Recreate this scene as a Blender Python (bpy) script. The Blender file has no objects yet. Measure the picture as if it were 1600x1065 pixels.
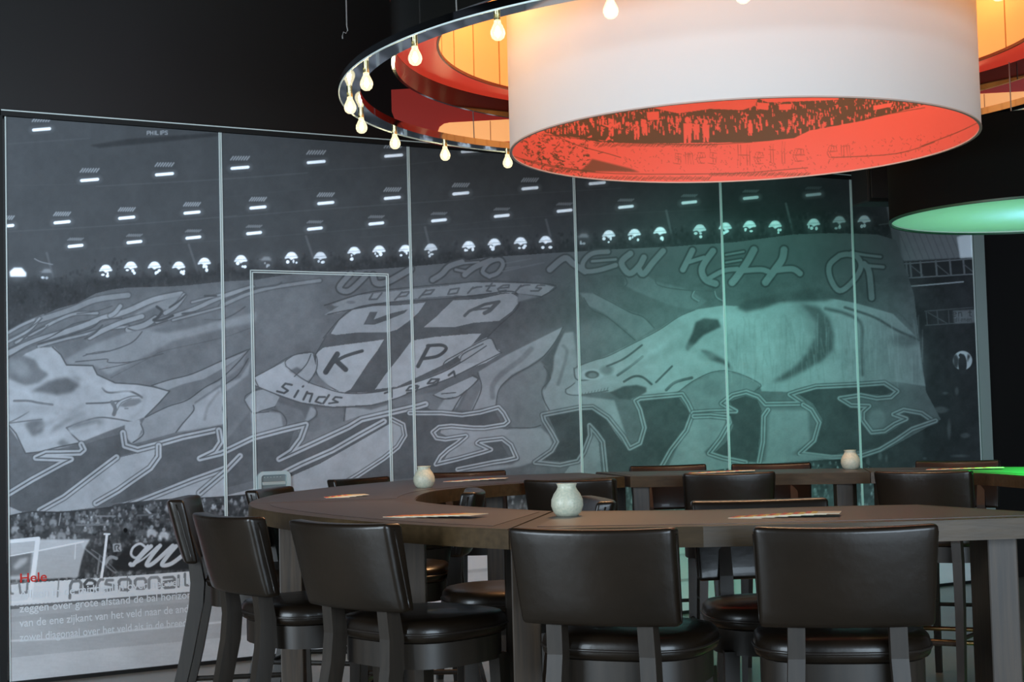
import bpy, bmesh, math, random
import numpy as np
from mathutils import Vector, Matrix
random.seed(4); RNG = np.random.default_rng(7)
S = bpy.context.scene; COL = S.collection
PI = math.pi

# ---------------------------------------------------------------- camera
F_PX, PITCH, ROLL, EYE = 2370.0, 0.0525, 0.0263, 1.354
cam_d = bpy.data.cameras.new('camera'); cam = bpy.data.objects.new('camera', cam_d); COL.objects.link(cam)
cam_d.sensor_width = 36; cam_d.lens = 36*F_PX/1600; cam_d.clip_end = 100
fw = Vector((0, math.cos(PITCH), math.sin(PITCH))); up0 = Vector((0, -math.sin(PITCH), math.cos(PITCH))); rt0 = Vector((1, 0, 0))
rt = rt0*math.cos(ROLL)-up0*math.sin(ROLL); up = rt0*math.sin(ROLL)+up0*math.cos(ROLL)
cam.matrix_world = Matrix(((rt.x, up.x, -fw.x, 0), (rt.y, up.y, -fw.y, 0), (rt.z, up.z, -fw.z, EYE), (0, 0, 0, 1)))
S.camera = cam

# ---------------------------------------------------------------- light and exposure
S.view_settings.view_transform = 'Standard'; S.view_settings.look = 'None'
S.view_settings.exposure = 0.0; S.view_settings.gamma = 1; S.view_settings.use_curve_mapping = False
wd = bpy.data.worlds.new('world'); S.world = wd; wd.use_nodes = True
wd.node_tree.nodes['Background'].inputs[0].default_value = (0.75, 0.85, 1, 1)
wd.node_tree.nodes['Background'].inputs[1].default_value = 0.05

def lamp(name, kind, loc, power, color, size=None, size_y=None, target=None, radius=None, angle=None, blend=.6):
    d = bpy.data.lights.new(name, kind); d.energy = power; d.color = color
    if kind == 'AREA':
        d.shape = 'RECTANGLE'; d.size = size; d.size_y = size_y or size
    if radius is not None: d.shadow_soft_size = radius
    if kind == 'SPOT': d.spot_size = angle; d.spot_blend = blend
    o = bpy.data.objects.new(name, d); COL.objects.link(o); o.location = loc
    if target is not None:
        o.rotation_euler = (Vector(target)-Vector(loc)).to_track_quat('-Z', 'Y').to_euler()
    return o
# daylight through the window front behind the camera
lamp('window_daylight', 'AREA', (3.0, -3.0, 1.9), 520, (0.69, 0.85, 1.0), 5.0, 2.6, target=(0.6, 6.5, 1.3))
lamp('window_daylight', 'AREA', (-4.6, 1.2, 1.7), 300, (0.74, 0.88, 1.0), 3.0, 2.4, target=(-1.0, 8.0, .9))
# ---------------------------------------------------------------- helpers
def mat(name, col, rough=.5, metal=0, coat=0, noise=None, bump=None, emit=None, espec=.5, trans=0):
    m = bpy.data.materials.new(name); m.use_nodes = True; nt = m.node_tree; b = nt.nodes['Principled BSDF']
    b.inputs['Base Color'].default_value = (*col, 1); b.inputs['Roughness'].default_value = rough; b.inputs['Metallic'].default_value = metal
    b.inputs['Coat Weight'].default_value = coat; b.inputs['Specular IOR Level'].default_value = espec
    if trans: b.inputs['Transmission Weight'].default_value = trans
    if emit: b.inputs['Emission Color'].default_value = (*emit[0], 1); b.inputs['Emission Strength'].default_value = emit[1]
    if noise or bump:
        tc = nt.nodes.new('ShaderNodeTexCoord')
    if noise:   # (scale xyz, colour2, detail, contrast lo, hi)
        mp = nt.nodes.new('ShaderNodeMapping'); mp.inputs['Scale'].default_value = noise[0]
        n = nt.nodes.new('ShaderNodeTexNoise'); n.inputs['Scale'].default_value = 1; n.inputs['Detail'].default_value = noise[2]
        r = nt.nodes.new('ShaderNodeValToRGB'); r.color_ramp.elements[0].position = noise[3]; r.color_ramp.elements[1].position = noise[4]
        r.color_ramp.elements[0].color = (*noise[1], 1); r.color_ramp.elements[1].color = (*col, 1)
        nt.links.new(tc.outputs['Object'], mp.inputs[0]); nt.links.new(mp.outputs[0], n.inputs[0]); nt.links.new(n.outputs[0], r.inputs[0])
        nt.links.new(r.outputs[0], b.inputs['Base Color'])
    if bump:    # (scale xyz, strength, distance)
        mp = nt.nodes.new('ShaderNodeMapping'); mp.inputs['Scale'].default_value = bump[0]
        n = nt.nodes.new('ShaderNodeTexNoise'); n.inputs['Scale'].default_value = 1; n.inputs['Detail'].default_value = 4
        bp = nt.nodes.new('ShaderNodeBump'); bp.inputs['Strength'].default_value = bump[1]; bp.inputs['Distance'].default_value = bump[2]
        nt.links.new(tc.outputs['Object'], mp.inputs[0]); nt.links.new(mp.outputs[0], n.inputs[0]); nt.links.new(n.outputs[0], bp.inputs['Height'])
        nt.links.new(bp.outputs[0], b.inputs['Normal'])
    return m
def vc_mat(name, rough, espec=.5, coat=0):
    m = bpy.data.materials.new(name); m.use_nodes = True; nt = m.node_tree; b = nt.nodes['Principled BSDF']
    a = nt.nodes.new('ShaderNodeAttribute'); a.attribute_name = 'print'
    nt.links.new(a.outputs['Color'], b.inputs['Base Color']); b.inputs['Roughness'].default_value = rough
    b.inputs['Specular IOR Level'].default_value = espec; b.inputs['Coat Weight'].default_value = coat; b.inputs['Coat Roughness'].default_value = .08
    return m
M = {}
M['leather'] = mat('dark_leather', (.014, .0085, .0048), .34, coat=.12, espec=.4, noise=((5, 5, 5), (.009, .0055, .003), 3, .35, .65), bump=((24, 24, 24), .25, .004))
M['piping'] = mat('leather_piping', (.02, .015, .012), .3)
M['chairwood'] = mat('stained_chair_wood', (.028, .020, .014), .45, noise=((60, 60, 5), (.018, .013, .009), 4, .35, .7))
M['brass'] = mat('brass_footrest', (.42, .28, .12), .3, metal=1)
M['oak'] = mat('smoked_oak', (.074, .045, .020), .36, noise=((6, 60, 60), (.046, .028, .012), 6, .3, .72), bump=((10, 90, 90), .15, .002))
M['oak'].node_tree.nodes['Principled BSDF'].inputs['Specular IOR Level'].default_value = .3
M['oakleg'] = mat('smoked_oak_upright', (.062, .039, .022), .5, noise=((70, 70, 4), (.024, .016, .010), 6, .3, .7), bump=((90, 90, 6), .25, .002))
M['inlay'] = mat('inlaid_top_linoleum', (.062, .047, .046), .38, noise=((3, 3, 3), (.054, .042, .041), 4, .3, .7))
M['alu'] = mat('pale_aluminium', (.82, .92, .90), .4)
M['steel'] = mat('brushed_steel', (.62, .74, .75), .35, metal=.2)
M['black'] = mat('matt_black', (.006, .006, .006), .6)
M['wallblack'] = mat('black_wall_paint', (.016, .0145, .013), .38, noise=((.6, .6, .6), (.012, .011, .011), 2, .35, .65))
M['ceil'] = mat('black_ceiling_paint', (.008, .008, .008), .7)
M['floor'] = mat('polished_concrete', (.30, .285, .245), .24, noise=((1.3, 1.3, 1.3), (.24, .23, .20), 6, .3, .7))
M['chrome'] = mat('mirror_chrome', (.36, .39, .43), .05, metal=1)
M['glossblack'] = mat('gloss_black_lacquer', (.008, .008, .007), .08, coat=.5)
M['red'] = mat('red_lacquer', (.62, .035, .02), .28)
M['redwall'] = mat('red_wall_paint', (.7, .03, .02), .5)
M['vase'] = mat('cracked_white_glass', (.62, .60, .46), .35, noise=((140, 140, 140), (.50, .52, .40), 3, .35, .62), bump=((170, 170, 170), .5, .002))
M['wax'] = mat('white_wax', (.8, .78, .7), .5)
M['card'] = mat('cream_card', (.78, .70, .52), .6)
M['cardred'] = mat('red_card_print', (.80, .12, .07), .6)
M['cardyellow'] = mat('yellow_card_print', (.85, .62, .12), .6)
M['mural'] = vc_mat('printed_glass_film', .45, .15)
M['wire'] = mat('grey_wire', (.35, .34, .32), .4, metal=.6)
M['whitetext'] = mat('white_lettering', (.92, .96, 1), .6)
M['redtext'] = mat('red_lettering', (.80, .04, .03), .6)

def add(name, me, m=None, parent=None):
    o = bpy.data.objects.new(name, me); COL.objects.link(o)
    if m is not None:
        for x in (m if isinstance(m, (list, tuple)) else [m]): me.materials.append(x)
    if parent is not None: o.parent = parent
    return o
def obj(name, bm, m=None, parent=None, smooth=False, angle=None):
    me = bpy.data.meshes.new(name); bm.normal_update(); bm.to_mesh(me); bm.free()
    if smooth:
        me.polygons.foreach_set('use_smooth', [True]*len(me.polygons))
        if angle: me.set_sharp_from_angle(angle=math.radians(angle))
    return add(name, me, m, parent)
def empty(name, label, cat, loc=(0, 0, 0), rz=0, group=None):
    o = bpy.data.objects.new(name, None); COL.objects.link(o); o.location = loc; o.rotation_euler = (0, 0, rz)
    o['label'] = label; o['category'] = cat
    if group: o['group'] = group
    o.empty_display_size = .1
    return o
def tag(o, label, cat, group=None, kind=None):
    o['label'] = label; o['category'] = cat
    if group: o['group'] = group
    if kind: o['kind'] = kind
    return o
def struct(o, label=None, cat=None):
    o['kind'] = 'structure'
    if label: o['label'] = label; o['category'] = cat
    return o
def box(bm, c, s, rz=0, bevel=0, mtx=None):
    r = bmesh.ops.create_cube(bm, size=1); vs = r['verts']
    Mx = Matrix.Translation(c) @ Matrix.Rotation(rz, 4, 'Z') @ Matrix.Diagonal((*s, 1))
    if mtx is not None: Mx = mtx @ Mx
    bmesh.ops.transform(bm, matrix=Mx, verts=vs)
    if bevel:
        es = list({e for v in vs for e in v.link_edges})
        bmesh.ops.bevel(bm, geom=es, offset=bevel, segments=2, affect='EDGES', profile=.6)
def tube(bm, pts, r, n=8, cap=True):
    pts = [Vector(p) for p in pts]; rs = r if isinstance(r, (list, tuple)) else [r]*len(pts); rings = []
    for i, p in enumerate(pts):
        d = (pts[min(i+1, len(pts)-1)]-pts[max(i-1, 0)]).normalized()
        a = Vector((0, 0, 1)) if abs(d.z) < .9 else Vector((1, 0, 0)); u = d.cross(a).normalized(); v = d.cross(u)
        rings.append([bm.verts.new(p+u*math.cos(2*PI*k/n)*rs[i]+v*math.sin(2*PI*k/n)*rs[i]) for k in range(n)])
    for a, b in zip(rings, rings[1:]):
        for k in range(n): bm.faces.new((a[k], a[(k+1) % n], b[(k+1) % n], b[k]))
    if cap: bm.faces.new(rings[0]); bm.faces.new(rings[-1][::-1])
def bar(bm, secs):      # rectangular bar through sections (centre, half x, half y)
    rings = []
    for (x, y, z), hx, hy in secs:
        rings.append([bm.verts.new((x+sx*hx, y+sy*hy, z)) for sx, sy in ((-1, -1), (1, -1), (1, 1), (-1, 1))])
    for a, b in zip(rings, rings[1:]):
        for k in range(4): bm.faces.new((a[k], a[(k+1) % 4], b[(k+1) % 4], b[k]))
    bm.faces.new(rings[0][::-1]); bm.faces.new(rings[-1])
    bmesh.ops.recalc_face_normals(bm, faces=bm.faces)
def lathe(bm, prof, n=64, closed=False, a0=0, a1=2*PI):
    full = abs(a1-a0-2*PI) < 1e-6; cnt = n if full else n+1; cols = []
    for i in range(cnt):
        t = a0+(a1-a0)*i/n; c, s = math.cos(t), math.sin(t)
        cols.append([bm.verts.new((r*c, r*s, z)) for r, z in prof])
    m = len(prof)
    for i in range(n):
        a = cols[i]; b = cols[(i+1) % cnt]
        for k in range(m if closed else m-1): 
            try: bm.faces.new((a[k], b[k], b[(k+1) % m], a[(k+1) % m]))
            except ValueError: pass
    bmesh.ops.remove_doubles(bm, verts=bm.verts, dist=1e-6)
    bmesh.ops.recalc_face_normals(bm, faces=bm.faces)
def prism(bm, poly, z0, z1, bevel=0):
    a = [bm.verts.new((x, y, z0)) for x, y in poly]; b = [bm.verts.new((x, y, z1)) for x, y in poly]; n = len(poly)
    bm.faces.new(a[::-1]); bm.faces.new(b)
    for k in range(n): bm.faces.new((a[k], a[(k+1) % n], b[(k+1) % n], b[k]))
    bmesh.ops.recalc_face_normals(bm, faces=bm.faces)
    if bevel:
        es = [e for e in bm.edges if abs(e.verts[0].co.z-z1) < 1e-6 and abs(e.verts[1].co.z-z1) < 1e-6]
        bmesh.ops.bevel(bm, geom=es, offset=bevel, segments=2, affect='EDGES')

# ---------------------------------------------------------------- camera-free projection used to lay out the print (photo picture -> wall)
def project(P):
    P = np.asarray(P, float); x, y, z = P[:, 0], P[:, 1], P[:, 2]-EYE
    d = y*math.cos(PITCH)+z*math.sin(PITCH); u = -y*math.sin(PITCH)+z*math.cos(PITCH)
    X = F_PX*x/d; Y = -F_PX*u/d; c, s = math.cos(ROLL), math.sin(ROLL)
    return 800+c*X+s*Y, 532.5-s*X+c*Y
class Art:
    """a grey picture drawn with numpy, later stored as print colour on real surfaces"""
    def __init__(s, x0, y0, x1, y1, q, base):
        s.x0, s.y0, s.q = x0, y0, q
        s.w, s.h = int((x1-x0)*q), int((y1-y0)*q); s.a = np.full((s.h, s.w), float(base))
    def bb(s, pts, m):
        xs = [(p[0]-s.x0)*s.q for p in pts]; ys = [(p[1]-s.y0)*s.q for p in pts]; m *= s.q
        a, b = max(0, int(min(xs)-m)), min(s.w, int(max(xs)+m)+2); c, d = max(0, int(min(ys)-m)), min(s.h, int(max(ys)+m)+2)
        if b <= a or d <= c: return None
        gx, gy = np.meshgrid((np.arange(a, b)+.5)/s.q+s.x0, (np.arange(c, d)+.5)/s.q+s.y0)
        return (slice(c, d), slice(a, b)), gx, gy
    def comp(s, sl, al, v): s.a[sl] = s.a[sl]*(1-al)+v*al
    def poly(s, pts, v, soft=0, alpha=1, smooth=False):
        if smooth: pts = cr(pts, True)
        r = s.bb(pts, soft*2+1)
        if r is None: return
        sl, gx, gy = r; m = np.zeros(gx.shape, bool); n = len(pts)
        for i in range(n):
            (ax, ay), (bx, by) = pts[i], pts[(i+1) % n]
            if ay == by: continue
            m ^= ((ay > gy) != (by > gy)) & (gx < (bx-ax)*(gy-ay)/(by-ay)+ax)
        m = blur(m.astype(float), max(1, int(soft*s.q)), 2 if soft else 1) if soft else m.astype(float)
        s.comp(sl, m*alpha, v)
    def line(s, pts, w, v, soft=.7, alpha=1, smooth=True):
        if smooth and len(pts) > 2: pts = cr(pts, False)
        r = s.bb(pts, w+soft+1)
        if r is None: return
        sl, gx, gy = r; D = np.full(gx.shape, 1e9)
        for (ax, ay), (bx, by) in zip(pts, pts[1:]):
            dx, dy = bx-ax, by-ay; L = dx*dx+dy*dy
            t = np.clip(((gx-ax)*dx+(gy-ay)*dy)/L, 0, 1) if L else 0
            D = np.minimum(D, np.hypot(gx-ax-t*dx, gy-ay-t*dy))
        s.comp(sl, np.clip((w/2-D)/soft+.5, 0, 1)*alpha, v)
    def ell(s, cx, cy, rx, ry, v, soft=.8, alpha=1):
        r = s.bb([(cx-rx, cy-ry), (cx+rx, cy+ry)], soft+1)
        if r is None: return
        sl, gx, gy = r; d = (1-np.hypot((gx-cx)/rx, (gy-cy)/ry))*min(rx, ry)
        s.comp(sl, np.clip(d/soft+.5, 0, 1)*alpha, v)
    def sample(s, px, py):
        x = np.clip((px-s.x0)*s.q-.5, 0, s.w-1.001); y = np.clip((py-s.y0)*s.q-.5, 0, s.h-1.001)
        i, j = x.astype(int), y.astype(int); fx, fy = x-i, y-j; a = s.a
        return (a[j, i]*(1-fx)+a[j, i+1]*fx)*(1-fy)+(a[j+1, i]*(1-fx)+a[j+1, i+1]*fx)*fy
def cr(pts, closed, k=5):
    n = len(pts); out = []; P = [np.array(p, float) for p in pts]; rng = range(n if closed else n-1)
    for i in rng:
        g = (lambda j: P[j % n]) if closed else (lambda j: P[min(max(j, 0), n-1)])
        a, b, c, d = g(i-1), g(i), g(i+1), g(i+2)
        for t in np.arange(k)/k:
            q = .5*((2*b)+(-a+c)*t+(2*a-5*b+4*c-d)*t*t+(-a+3*b-3*c+d)*t**3); out.append((q[0], q[1]))
    if not closed: out.append(tuple(P[-1]))
    return out
def blur(a, r, n=2):
    for _ in range(n):
        for ax in (0, 1):
            p = [(0, 0), (0, 0)]; p[ax] = (r+1, r); c = np.cumsum(np.pad(a, p, mode='edge'), axis=ax)
            k = 2*r+1
            a = (c[k:]-c[:-k] if ax == 0 else c[:, k:]-c[:, :-k])/k
    return a
def rnoise(h, w, step):
    g = RNG.random((h//step+3, w//step+3)); y = np.arange(h)/step; x = np.arange(w)/step
    i, j = y.astype(int), x.astype(int); fy = (y-i)[:, None]; fx = (x-j)[None]; fy = fy*fy*(3-2*fy); fx = fx*fx*(3-2*fx)
    a = g[i][:, j]; b = g[i][:, j+1]; c = g[i+1][:, j]; d = g[i+1][:, j+1]
    return (a*(1-fx)+b*fx)*(1-fy)+(c*(1-fx)+d*fx)*fy-.5
GLY = {  # small stroke letters in a unit box, y down
 'P': [[(0, 1), (0, 0), (.8, 0), (.9, .25), (.8, .5), (0, .5)]], 'H': [[(0, 0), (0, 1)], [(.9, 0), (.9, 1)], [(0, .5), (.9, .5)]],
 'I': [[(.4, 0), (.4, 1)]], 'L': [[(0, 0), (0, 1), (.8, 1)]], 'S': [[(.9, .05), (.2, 0), (.1, .4), (.8, .55), (.8, 1), (0, .95)]],
 'p': [[(.1, 1.4), (.25, .3)], [(.25, .4), (.9, .3), (.85, .9), (.2, 1)]], 'e': [[(.1, .65), (.9, .6), (.8, .3), (.3, .3), (.05, .7), (.3, 1), (.85, .95)]],
 'r': [[(.2, .3), (.1, 1)], [(.15, .5), (.5, .3), (.9, .3)]], 's': [[(.9, .35), (.3, .3), (.3, .6), (.8, .7), (.7, 1), (.05, .95)]],
 'o': [[(.1, .4), (.8, .3), (.9, .9), (.2, 1), (.1, .4)]], 'n': [[(.1, .3), (.1, 1)], [(.1, .4), (.7, .3), (.85, 1)]],
 'a': [[(.2, .35), (.8, .3), (.85, 1), (.15, 1), (.1, .7), (.85, .62)]], 'l': [[(.4, 0), (.4, 1)]], 'i': [[(.4, .3), (.4, 1)], [(.42, .05), (.4, .08)]],
 't': [[(.4, 0), (.4, .9), (.8, 1)], [(.05, .3), (.8, .3)]], 'u': [[(.1, .3), (.15, 1), (.8, 1), (.85, .3)]], 'd': [[(.85, 0), (.8, 1), (.15, 1), (.15, .4), (.8, .35)]],
 '1': [[(.1, .3), (.5, 0), (.5, 1)]], '9': [[(.8, .4), (.2, .5), (.2, .05), (.8, .0), (.8, .6), (.3, 1)]]}
def glyph(A, ch, x, y, w, h, lw, v, shx=0, rise=0, sm=False):
    for st in GLY[ch]:
        A.line([(x+p[0]*w+shx*(1-p[1])*h, y+p[1]*h-rise*p[0]*w) for p in st], lw, v, .8, smooth=sm)

# ================================================================ the mural picture
A = Art(0, 165, 1560, 1065, 2, 76)
gy, gx = np.mgrid[0:A.h, 0:A.w]; PX = gx/2.; PY = gy/2.+165
A.a += np.clip((700-PX)/700, -1, 1)*6 - np.clip((PX-900)/600, 0, 1)*2
# roof seams and beams
for p, v, w in [([(8, 225), (140, 216)], 90, 1.5), ([(8, 290), (140, 287)], 86, 1), ([(8, 362), (180, 352), (370, 337)], 92, 1.5), ([(150, 291), (345, 280), (480, 270)], 92, 1.5),
                ([(150, 388), (350, 375), (560, 358), (700, 347)], 86, 1.2), ([(350, 340), (500, 327), (660, 316), (740, 310)], 90, 1.5), ([(515, 265), (600, 260), (700, 250)], 86, 1.2),
                ([(700, 310), (830, 302), (970, 294)], 84, 1.5), ([(700, 352), (850, 338), (1000, 332), (1130, 326)], 80, 1.2), ([(560, 371), (700, 360), (830, 352)], 82, 1.2),
                ([(1100, 331), (1230, 314)], 66, 1), ([(350, 308), (500, 293)], 82, 1), ([(8, 405), (90, 398)], 80, 1)]:
    A.line(p, w, v, 1.5, .8)
A.poly([(140, 227), (155, 231), (250, 222), (345, 212), (345, 207), (200, 217)], 62, 1, .8)
A.poly([(133, 192), (143, 193), (143, 216), (133, 216)], 84, 1, .7)
A.poly([(1100, 290), (1310, 285), (1370, 300), (1370, 345), (1240, 350), (1100, 335)], 56, 8, .6)
x = 230
for ch in 'PHILIPS': glyph(A, ch, x, 204.5+(248-x)*.02, 4.2, 5.6, 1.15, 150); x += 5.2 if ch != 'I' else 3.6
# strip lights
rows = [([(65, 202), (140, 281), (257, 272), (375, 262), (494, 253), (615, 243), (735, 236)], 14.5, 15), ([(9, 353), (97, 347), (198, 340), (300, 332), (403, 324), (509, 317), (613, 309), (720, 302), (828, 294), (933, 286)], 13, 13),
        ([(118, 384), (210, 378), (302, 371), (397, 364), (492, 357), (588, 349), (686, 344), (784, 337), (882, 329), (978, 323), (1077, 316), (1173, 309), (1271, 304), (1357, 298)], 12, 10.5)]
for L, hw, dy in rows:
    for (cx, cy) in L:
        f = 1-max(0, cx-1000)/900
        A.line([(cx-hw, cy+1.2), (cx+hw, cy-1.2)], 9, 120, 7, .5); A.line([(cx-hw+2, cy+1), (cx+hw-2, cy-1)], 4.6, 235*f, 1.4)
        for k in range(7):
            xx = cx-hw+2+k*(2*hw-4)/6; t = 2.6 if dy > 12 else 1.5
            A.line([(xx-2, cy-dy+t), (xx+2, cy-dy-t)], 2, 165*f, 1.6, .75 if dy > 12 else .45)
for a, b in [((295, 382), (310, 428)), ((73, 395), (85, 440)), ((478, 369), (497, 425)), ((664, 355), (682, 428)), ((853, 343), (868, 398)), ((1041, 329), (1053, 383)), ((1228, 318), (1240, 368))]:
    A.line([a, b], 3.5, 98, 1.5, .8)
# dark crowd under the roof
edge = [(10, 520), (45, 502), (90, 482), (120, 474), (150, 458), (175, 452), (200, 449), (250, 448), (290, 446), (345, 440), (400, 437), (440, 430), (520, 424), (620, 418), (700, 411), (760, 402), (850, 396), (950, 390), (1050, 385), (1150, 378), (1240, 366), (1300, 364), (1370, 366), (1400, 375)]
A.poly([(0, 440), (200, 430), (420, 412), (700, 392), (900, 375), (1400, 345), (1420, 380), (1300, 380), (900, 410), (500, 440), (200, 470), (0, 540)], 58, 6, .7)
for _ in range(1500):
    cx = RNG.uniform(8, 1400); cy = np.interp(cx, [p[0] for p in edge], [p[1] for p in edge])-RNG.uniform(0, 32 if cx > 300 else 70-cx*.12)
    A.ell(cx, cy, RNG.uniform(1.2, 2.8), RNG.uniform(1.5, 4), RNG.choice([50, 62, 74, 84]), 1.5, .3)
# glowing domes along the rear of the stand
for cx, cy, br in [(28, 424, 1), (72, 426, .5), (165, 423, 1), (204, 418, 1), (241, 418, 1), (279, 418, 1), (319, 412, 1), (376, 408, 1), (415, 407, .45), (455, 403, 1), (500, 403, .8), (553, 395, 1), (592, 393, 1), (633, 392, 1), (673, 390, .8), (732, 386, 1),
                   (772, 382, 1), (813, 380, 1), (852, 378, 1), (911, 371, .5), (951, 369, 1), (991, 367, 1), (1031, 364, 1), (1093, 360, .8), (1133, 357, .9), (1171, 354, 1), (1211, 354, 1), (1271, 351, 1), (1311, 347, .7), (1350, 346, .9)]:
    v = 225-max(0, cx-1100)*.12; top = 9
    A.ell(cx, cy+1, 14, 13, 100, 8, .45)
    if cx == 28: A.poly([(15, 424), (22, 418), (34, 418), (41, 426), (41, 432), (16, 432)], v, 1); continue
    if br > .6: A.poly([(cx-10, cy+1), (cx-8, cy-4), (cx-3, cy-top), (cx+4, cy-top), (cx+9, cy-4), (cx+10, cy), (cx+4, cy+1), (cx, cy+3), (cx-4, cy)], v, .5, br, True)
    else: A.poly([(cx-8, cy), (cx-3, cy-6), (cx+6, cy-6), (cx+9, cy)], 140, 1, .8)
    A.line([(cx-10, cy-2), (cx+9, cy-3)], 1, 120, 1, .6)
    for k in range(3): A.ell(cx+RNG.uniform(-8, 9), cy+RNG.uniform(3, 10), RNG.uniform(1.2, 3), RNG.uniform(1.5, 3), v, .8, br)
A.line([(54, 404), (64, 409), (82, 413)], 1.6, 135, 1.2, .8)
# right end of the stand: wall, screen, truss
A.poly([(1396, 372), (1448, 380), (1560, 300), (1560, 760), (1440, 760), (1446, 610), (1438, 560), (1425, 460)], 62, 2)
A.poly([(1385, 318), (1530, 300), (1517, 402), (1412, 408), (1397, 385)], 122, 1); A.poly([(1385, 318), (1400, 318), (1410, 408), (1397, 388)], 105, 1)
for k in range(12): A.line([(1392+k*10, 330), (1422+k*10, 404)], 1.2, 104, 1, .9)
A.poly([(1495, 370), (1530, 360), (1530, 402), (1500, 403)], 205, 1)
for p, v, w in [([(1400, 413), (1520, 404)], 118, 2), ([(1404, 435), (1520, 428)], 118, 2), ([(1411, 430), (1415, 445), (1420, 447), (1460, 444), (1505, 440)], 150, 2.2)]: A.line(p, w, v)
for xx in (1416, 1422, 1438, 1462, 1484, 1505): A.line([(xx, 412-(xx-1400)*.07), (xx+2, 434-(xx-1400)*.06)], 3, 112)
for xx in (1420, 1462, 1505, 1398): A.line([(xx, 412), (xx+22, 430)], 1.5, 104)
for xx, yy in ((1380, 350), (1383, 376), (1386, 403)): A.line([(xx-6, yy+1), (xx+8, yy-1)], 1.6, 92)
for p in ([(1445, 486), (1520, 480)], [(1446, 508), (1520, 503)], [(1447, 486), (1449, 508)], [(1464, 486), (1466, 506)], [(1450, 488), (1480, 505)], [(1482, 485), (1483, 505)]): A.line(p, 1.6, 88)
A.poly([(1489, 485), (1525, 483), (1525, 504), (1491, 505)], 112, 1)
x = 1488
for ch in 'en': glyph(A, ch, x, 485, 7, 9, 1.3, 74); x += 9
glyph(A, 't', 1513, 485, 6, 9, 1.3, 74); x = 1492
for ch in 'diehen': glyph(A, {'h': 'n'}.get(ch, ch), x, 496, 3.6, 6, 1, 84); x += 4.6
A.ell(1504, 563, 15, 15, 172, 1.2); A.ell(1504, 569, 6.5, 16, 66, 1); A.ell(1501, 555, 3, 3, 66, .8); A.poly([(1489, 556), (1494, 553), (1499, 562), (1496, 575), (1490, 572)], 66, 1, .9); A.poly([(1512, 552), (1516, 556), (1511, 566)], 66, 1)
for cx, cy, rx, ry in [(1508, 680, 7, 4), (1495, 611, 3, 6), (1483, 670, 3, 14), (1470, 640, 12, 5), (1477, 614, 4, 2), (1500, 712, 12, 2), (1375, 712, 3, 6), (1356, 722, 3, 8), (1385, 716, 2, 5), (1445, 716, 3, 2), (1432, 730, 6, 3)]: A.ell(cx, cy, rx, ry, 108, 2.5, .5)

# ---- the banner
ban = edge+[(1428, 460), (1440, 560), (1447, 612), (1470, 655), (1440, 672), (1380, 705), (1340, 716), (1290, 718), (1200, 724), (1100, 736), (900, 748), (620, 760), (430, 768), (345, 776), (262, 780), (170, 792), (140, 796), (90, 800), (50, 799), (12, 806)]
bmask_old = A.a.copy()
A.poly(ban, 98)
A.a += 0
reg = (PY > 430) & (PY < 810)
A.poly([(0, 545), (60, 505), (200, 462), (400, 440), (520, 430), (500, 520), (400, 560), (360, 640), (0, 640)], 108, 14, .7)
A.poly([(700, 440), (900, 400), (1400, 380), (1440, 470), (1300, 480), (1050, 480), (900, 500), (820, 520), (720, 520)], 84, 14, .7)
# left tangle of painted letters
for p, w, v in [([(12, 520), (35, 507), (68, 493)], 4, 118), ([(60, 500), (110, 484), (150, 468), (200, 461)], 8, 112), ([(12, 534), (45, 516), (62, 497)], 3.5, 122), ([(12, 552), (35, 541), (60, 531), (100, 519), (130, 509), (160, 497), (198, 486), (240, 468), (283, 459)], 8, 124),
                ([(25, 535), (60, 516), (90, 500), (118, 490), (152, 489)], 4, 120), ([(60, 541), (100, 530), (130, 523), (165, 514), (200, 510)], 3.5, 122), ([(140, 527), (155, 519), (170, 512), (192, 503), (222, 494)], 7, 124),
                ([(172, 493), (180, 488), (188, 478)], 6, 122), ([(200, 515), (225, 508), (243, 497)], 8, 122), ([(258, 489), (275, 478), (288, 461)], 6, 120), ([(245, 502), (300, 484), (345, 464), (395, 448)], 6, 118), ([(300, 472), (330, 464), (345, 460)], 3, 116),
                ([(345, 478), (385, 460), (420, 450), (450, 445), (500, 438)], 5, 112), ([(270, 500), (300, 492), (345, 480)], 3, 116)]:
    A.line(p, w+3.2, 84, 2, .75); A.line(p, w, v+10, 1.5)
A.poly([(232, 478), (262, 466), (284, 460), (272, 474), (262, 484), (252, 483), (246, 478), (225, 488), (205, 494)], 124, 1)
for p, w, v in [([(12, 545), (30, 536), (45, 522), (70, 509)], 2.5, 88), ([(12, 560), (40, 542), (75, 528), (95, 517), (115, 506), (140, 500)], 2, 88), ([(60, 537), (90, 529), (120, 520), (145, 511), (160, 500), (190, 497)], 2, 84), ([(133, 529), (148, 520), (160, 508)], 3, 86),
                ([(120, 490), (150, 486), (175, 478)], 1.5, 86), ([(245, 479), (253, 486), (246, 496), (240, 500), (252, 500), (270, 493)], 4, 82), ([(265, 480), (280, 470), (290, 460)], 3, 84), ([(200, 513), (215, 516), (240, 508), (262, 500)], 2, 86), ([(320, 499), (345, 499), (365, 491), (383, 479)], 2, 86),
                ([(320, 462), (338, 462)], 3, 84), ([(285, 490), (305, 487)], 3, 88), ([(15, 527), (45, 513), (66, 497)], 1.5, 88), ([(345, 472), (390, 452), (430, 446), (440, 441)], 2.5, 88), ([(30, 528), (60, 522), (75, 508)], 1.5, 90)]:
    A.line(p, w, v, 1.2)
A.poly([(100, 562), (140, 540), (200, 518), (260, 508), (345, 502), (400, 487), (400, 503), (345, 514), (270, 532), (235, 552), (170, 585), (150, 572), (105, 569)], 124, 2)
A.poly([(232, 516), (262, 507), (345, 496), (322, 506), (290, 515), (262, 520)], 104, 2)
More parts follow.
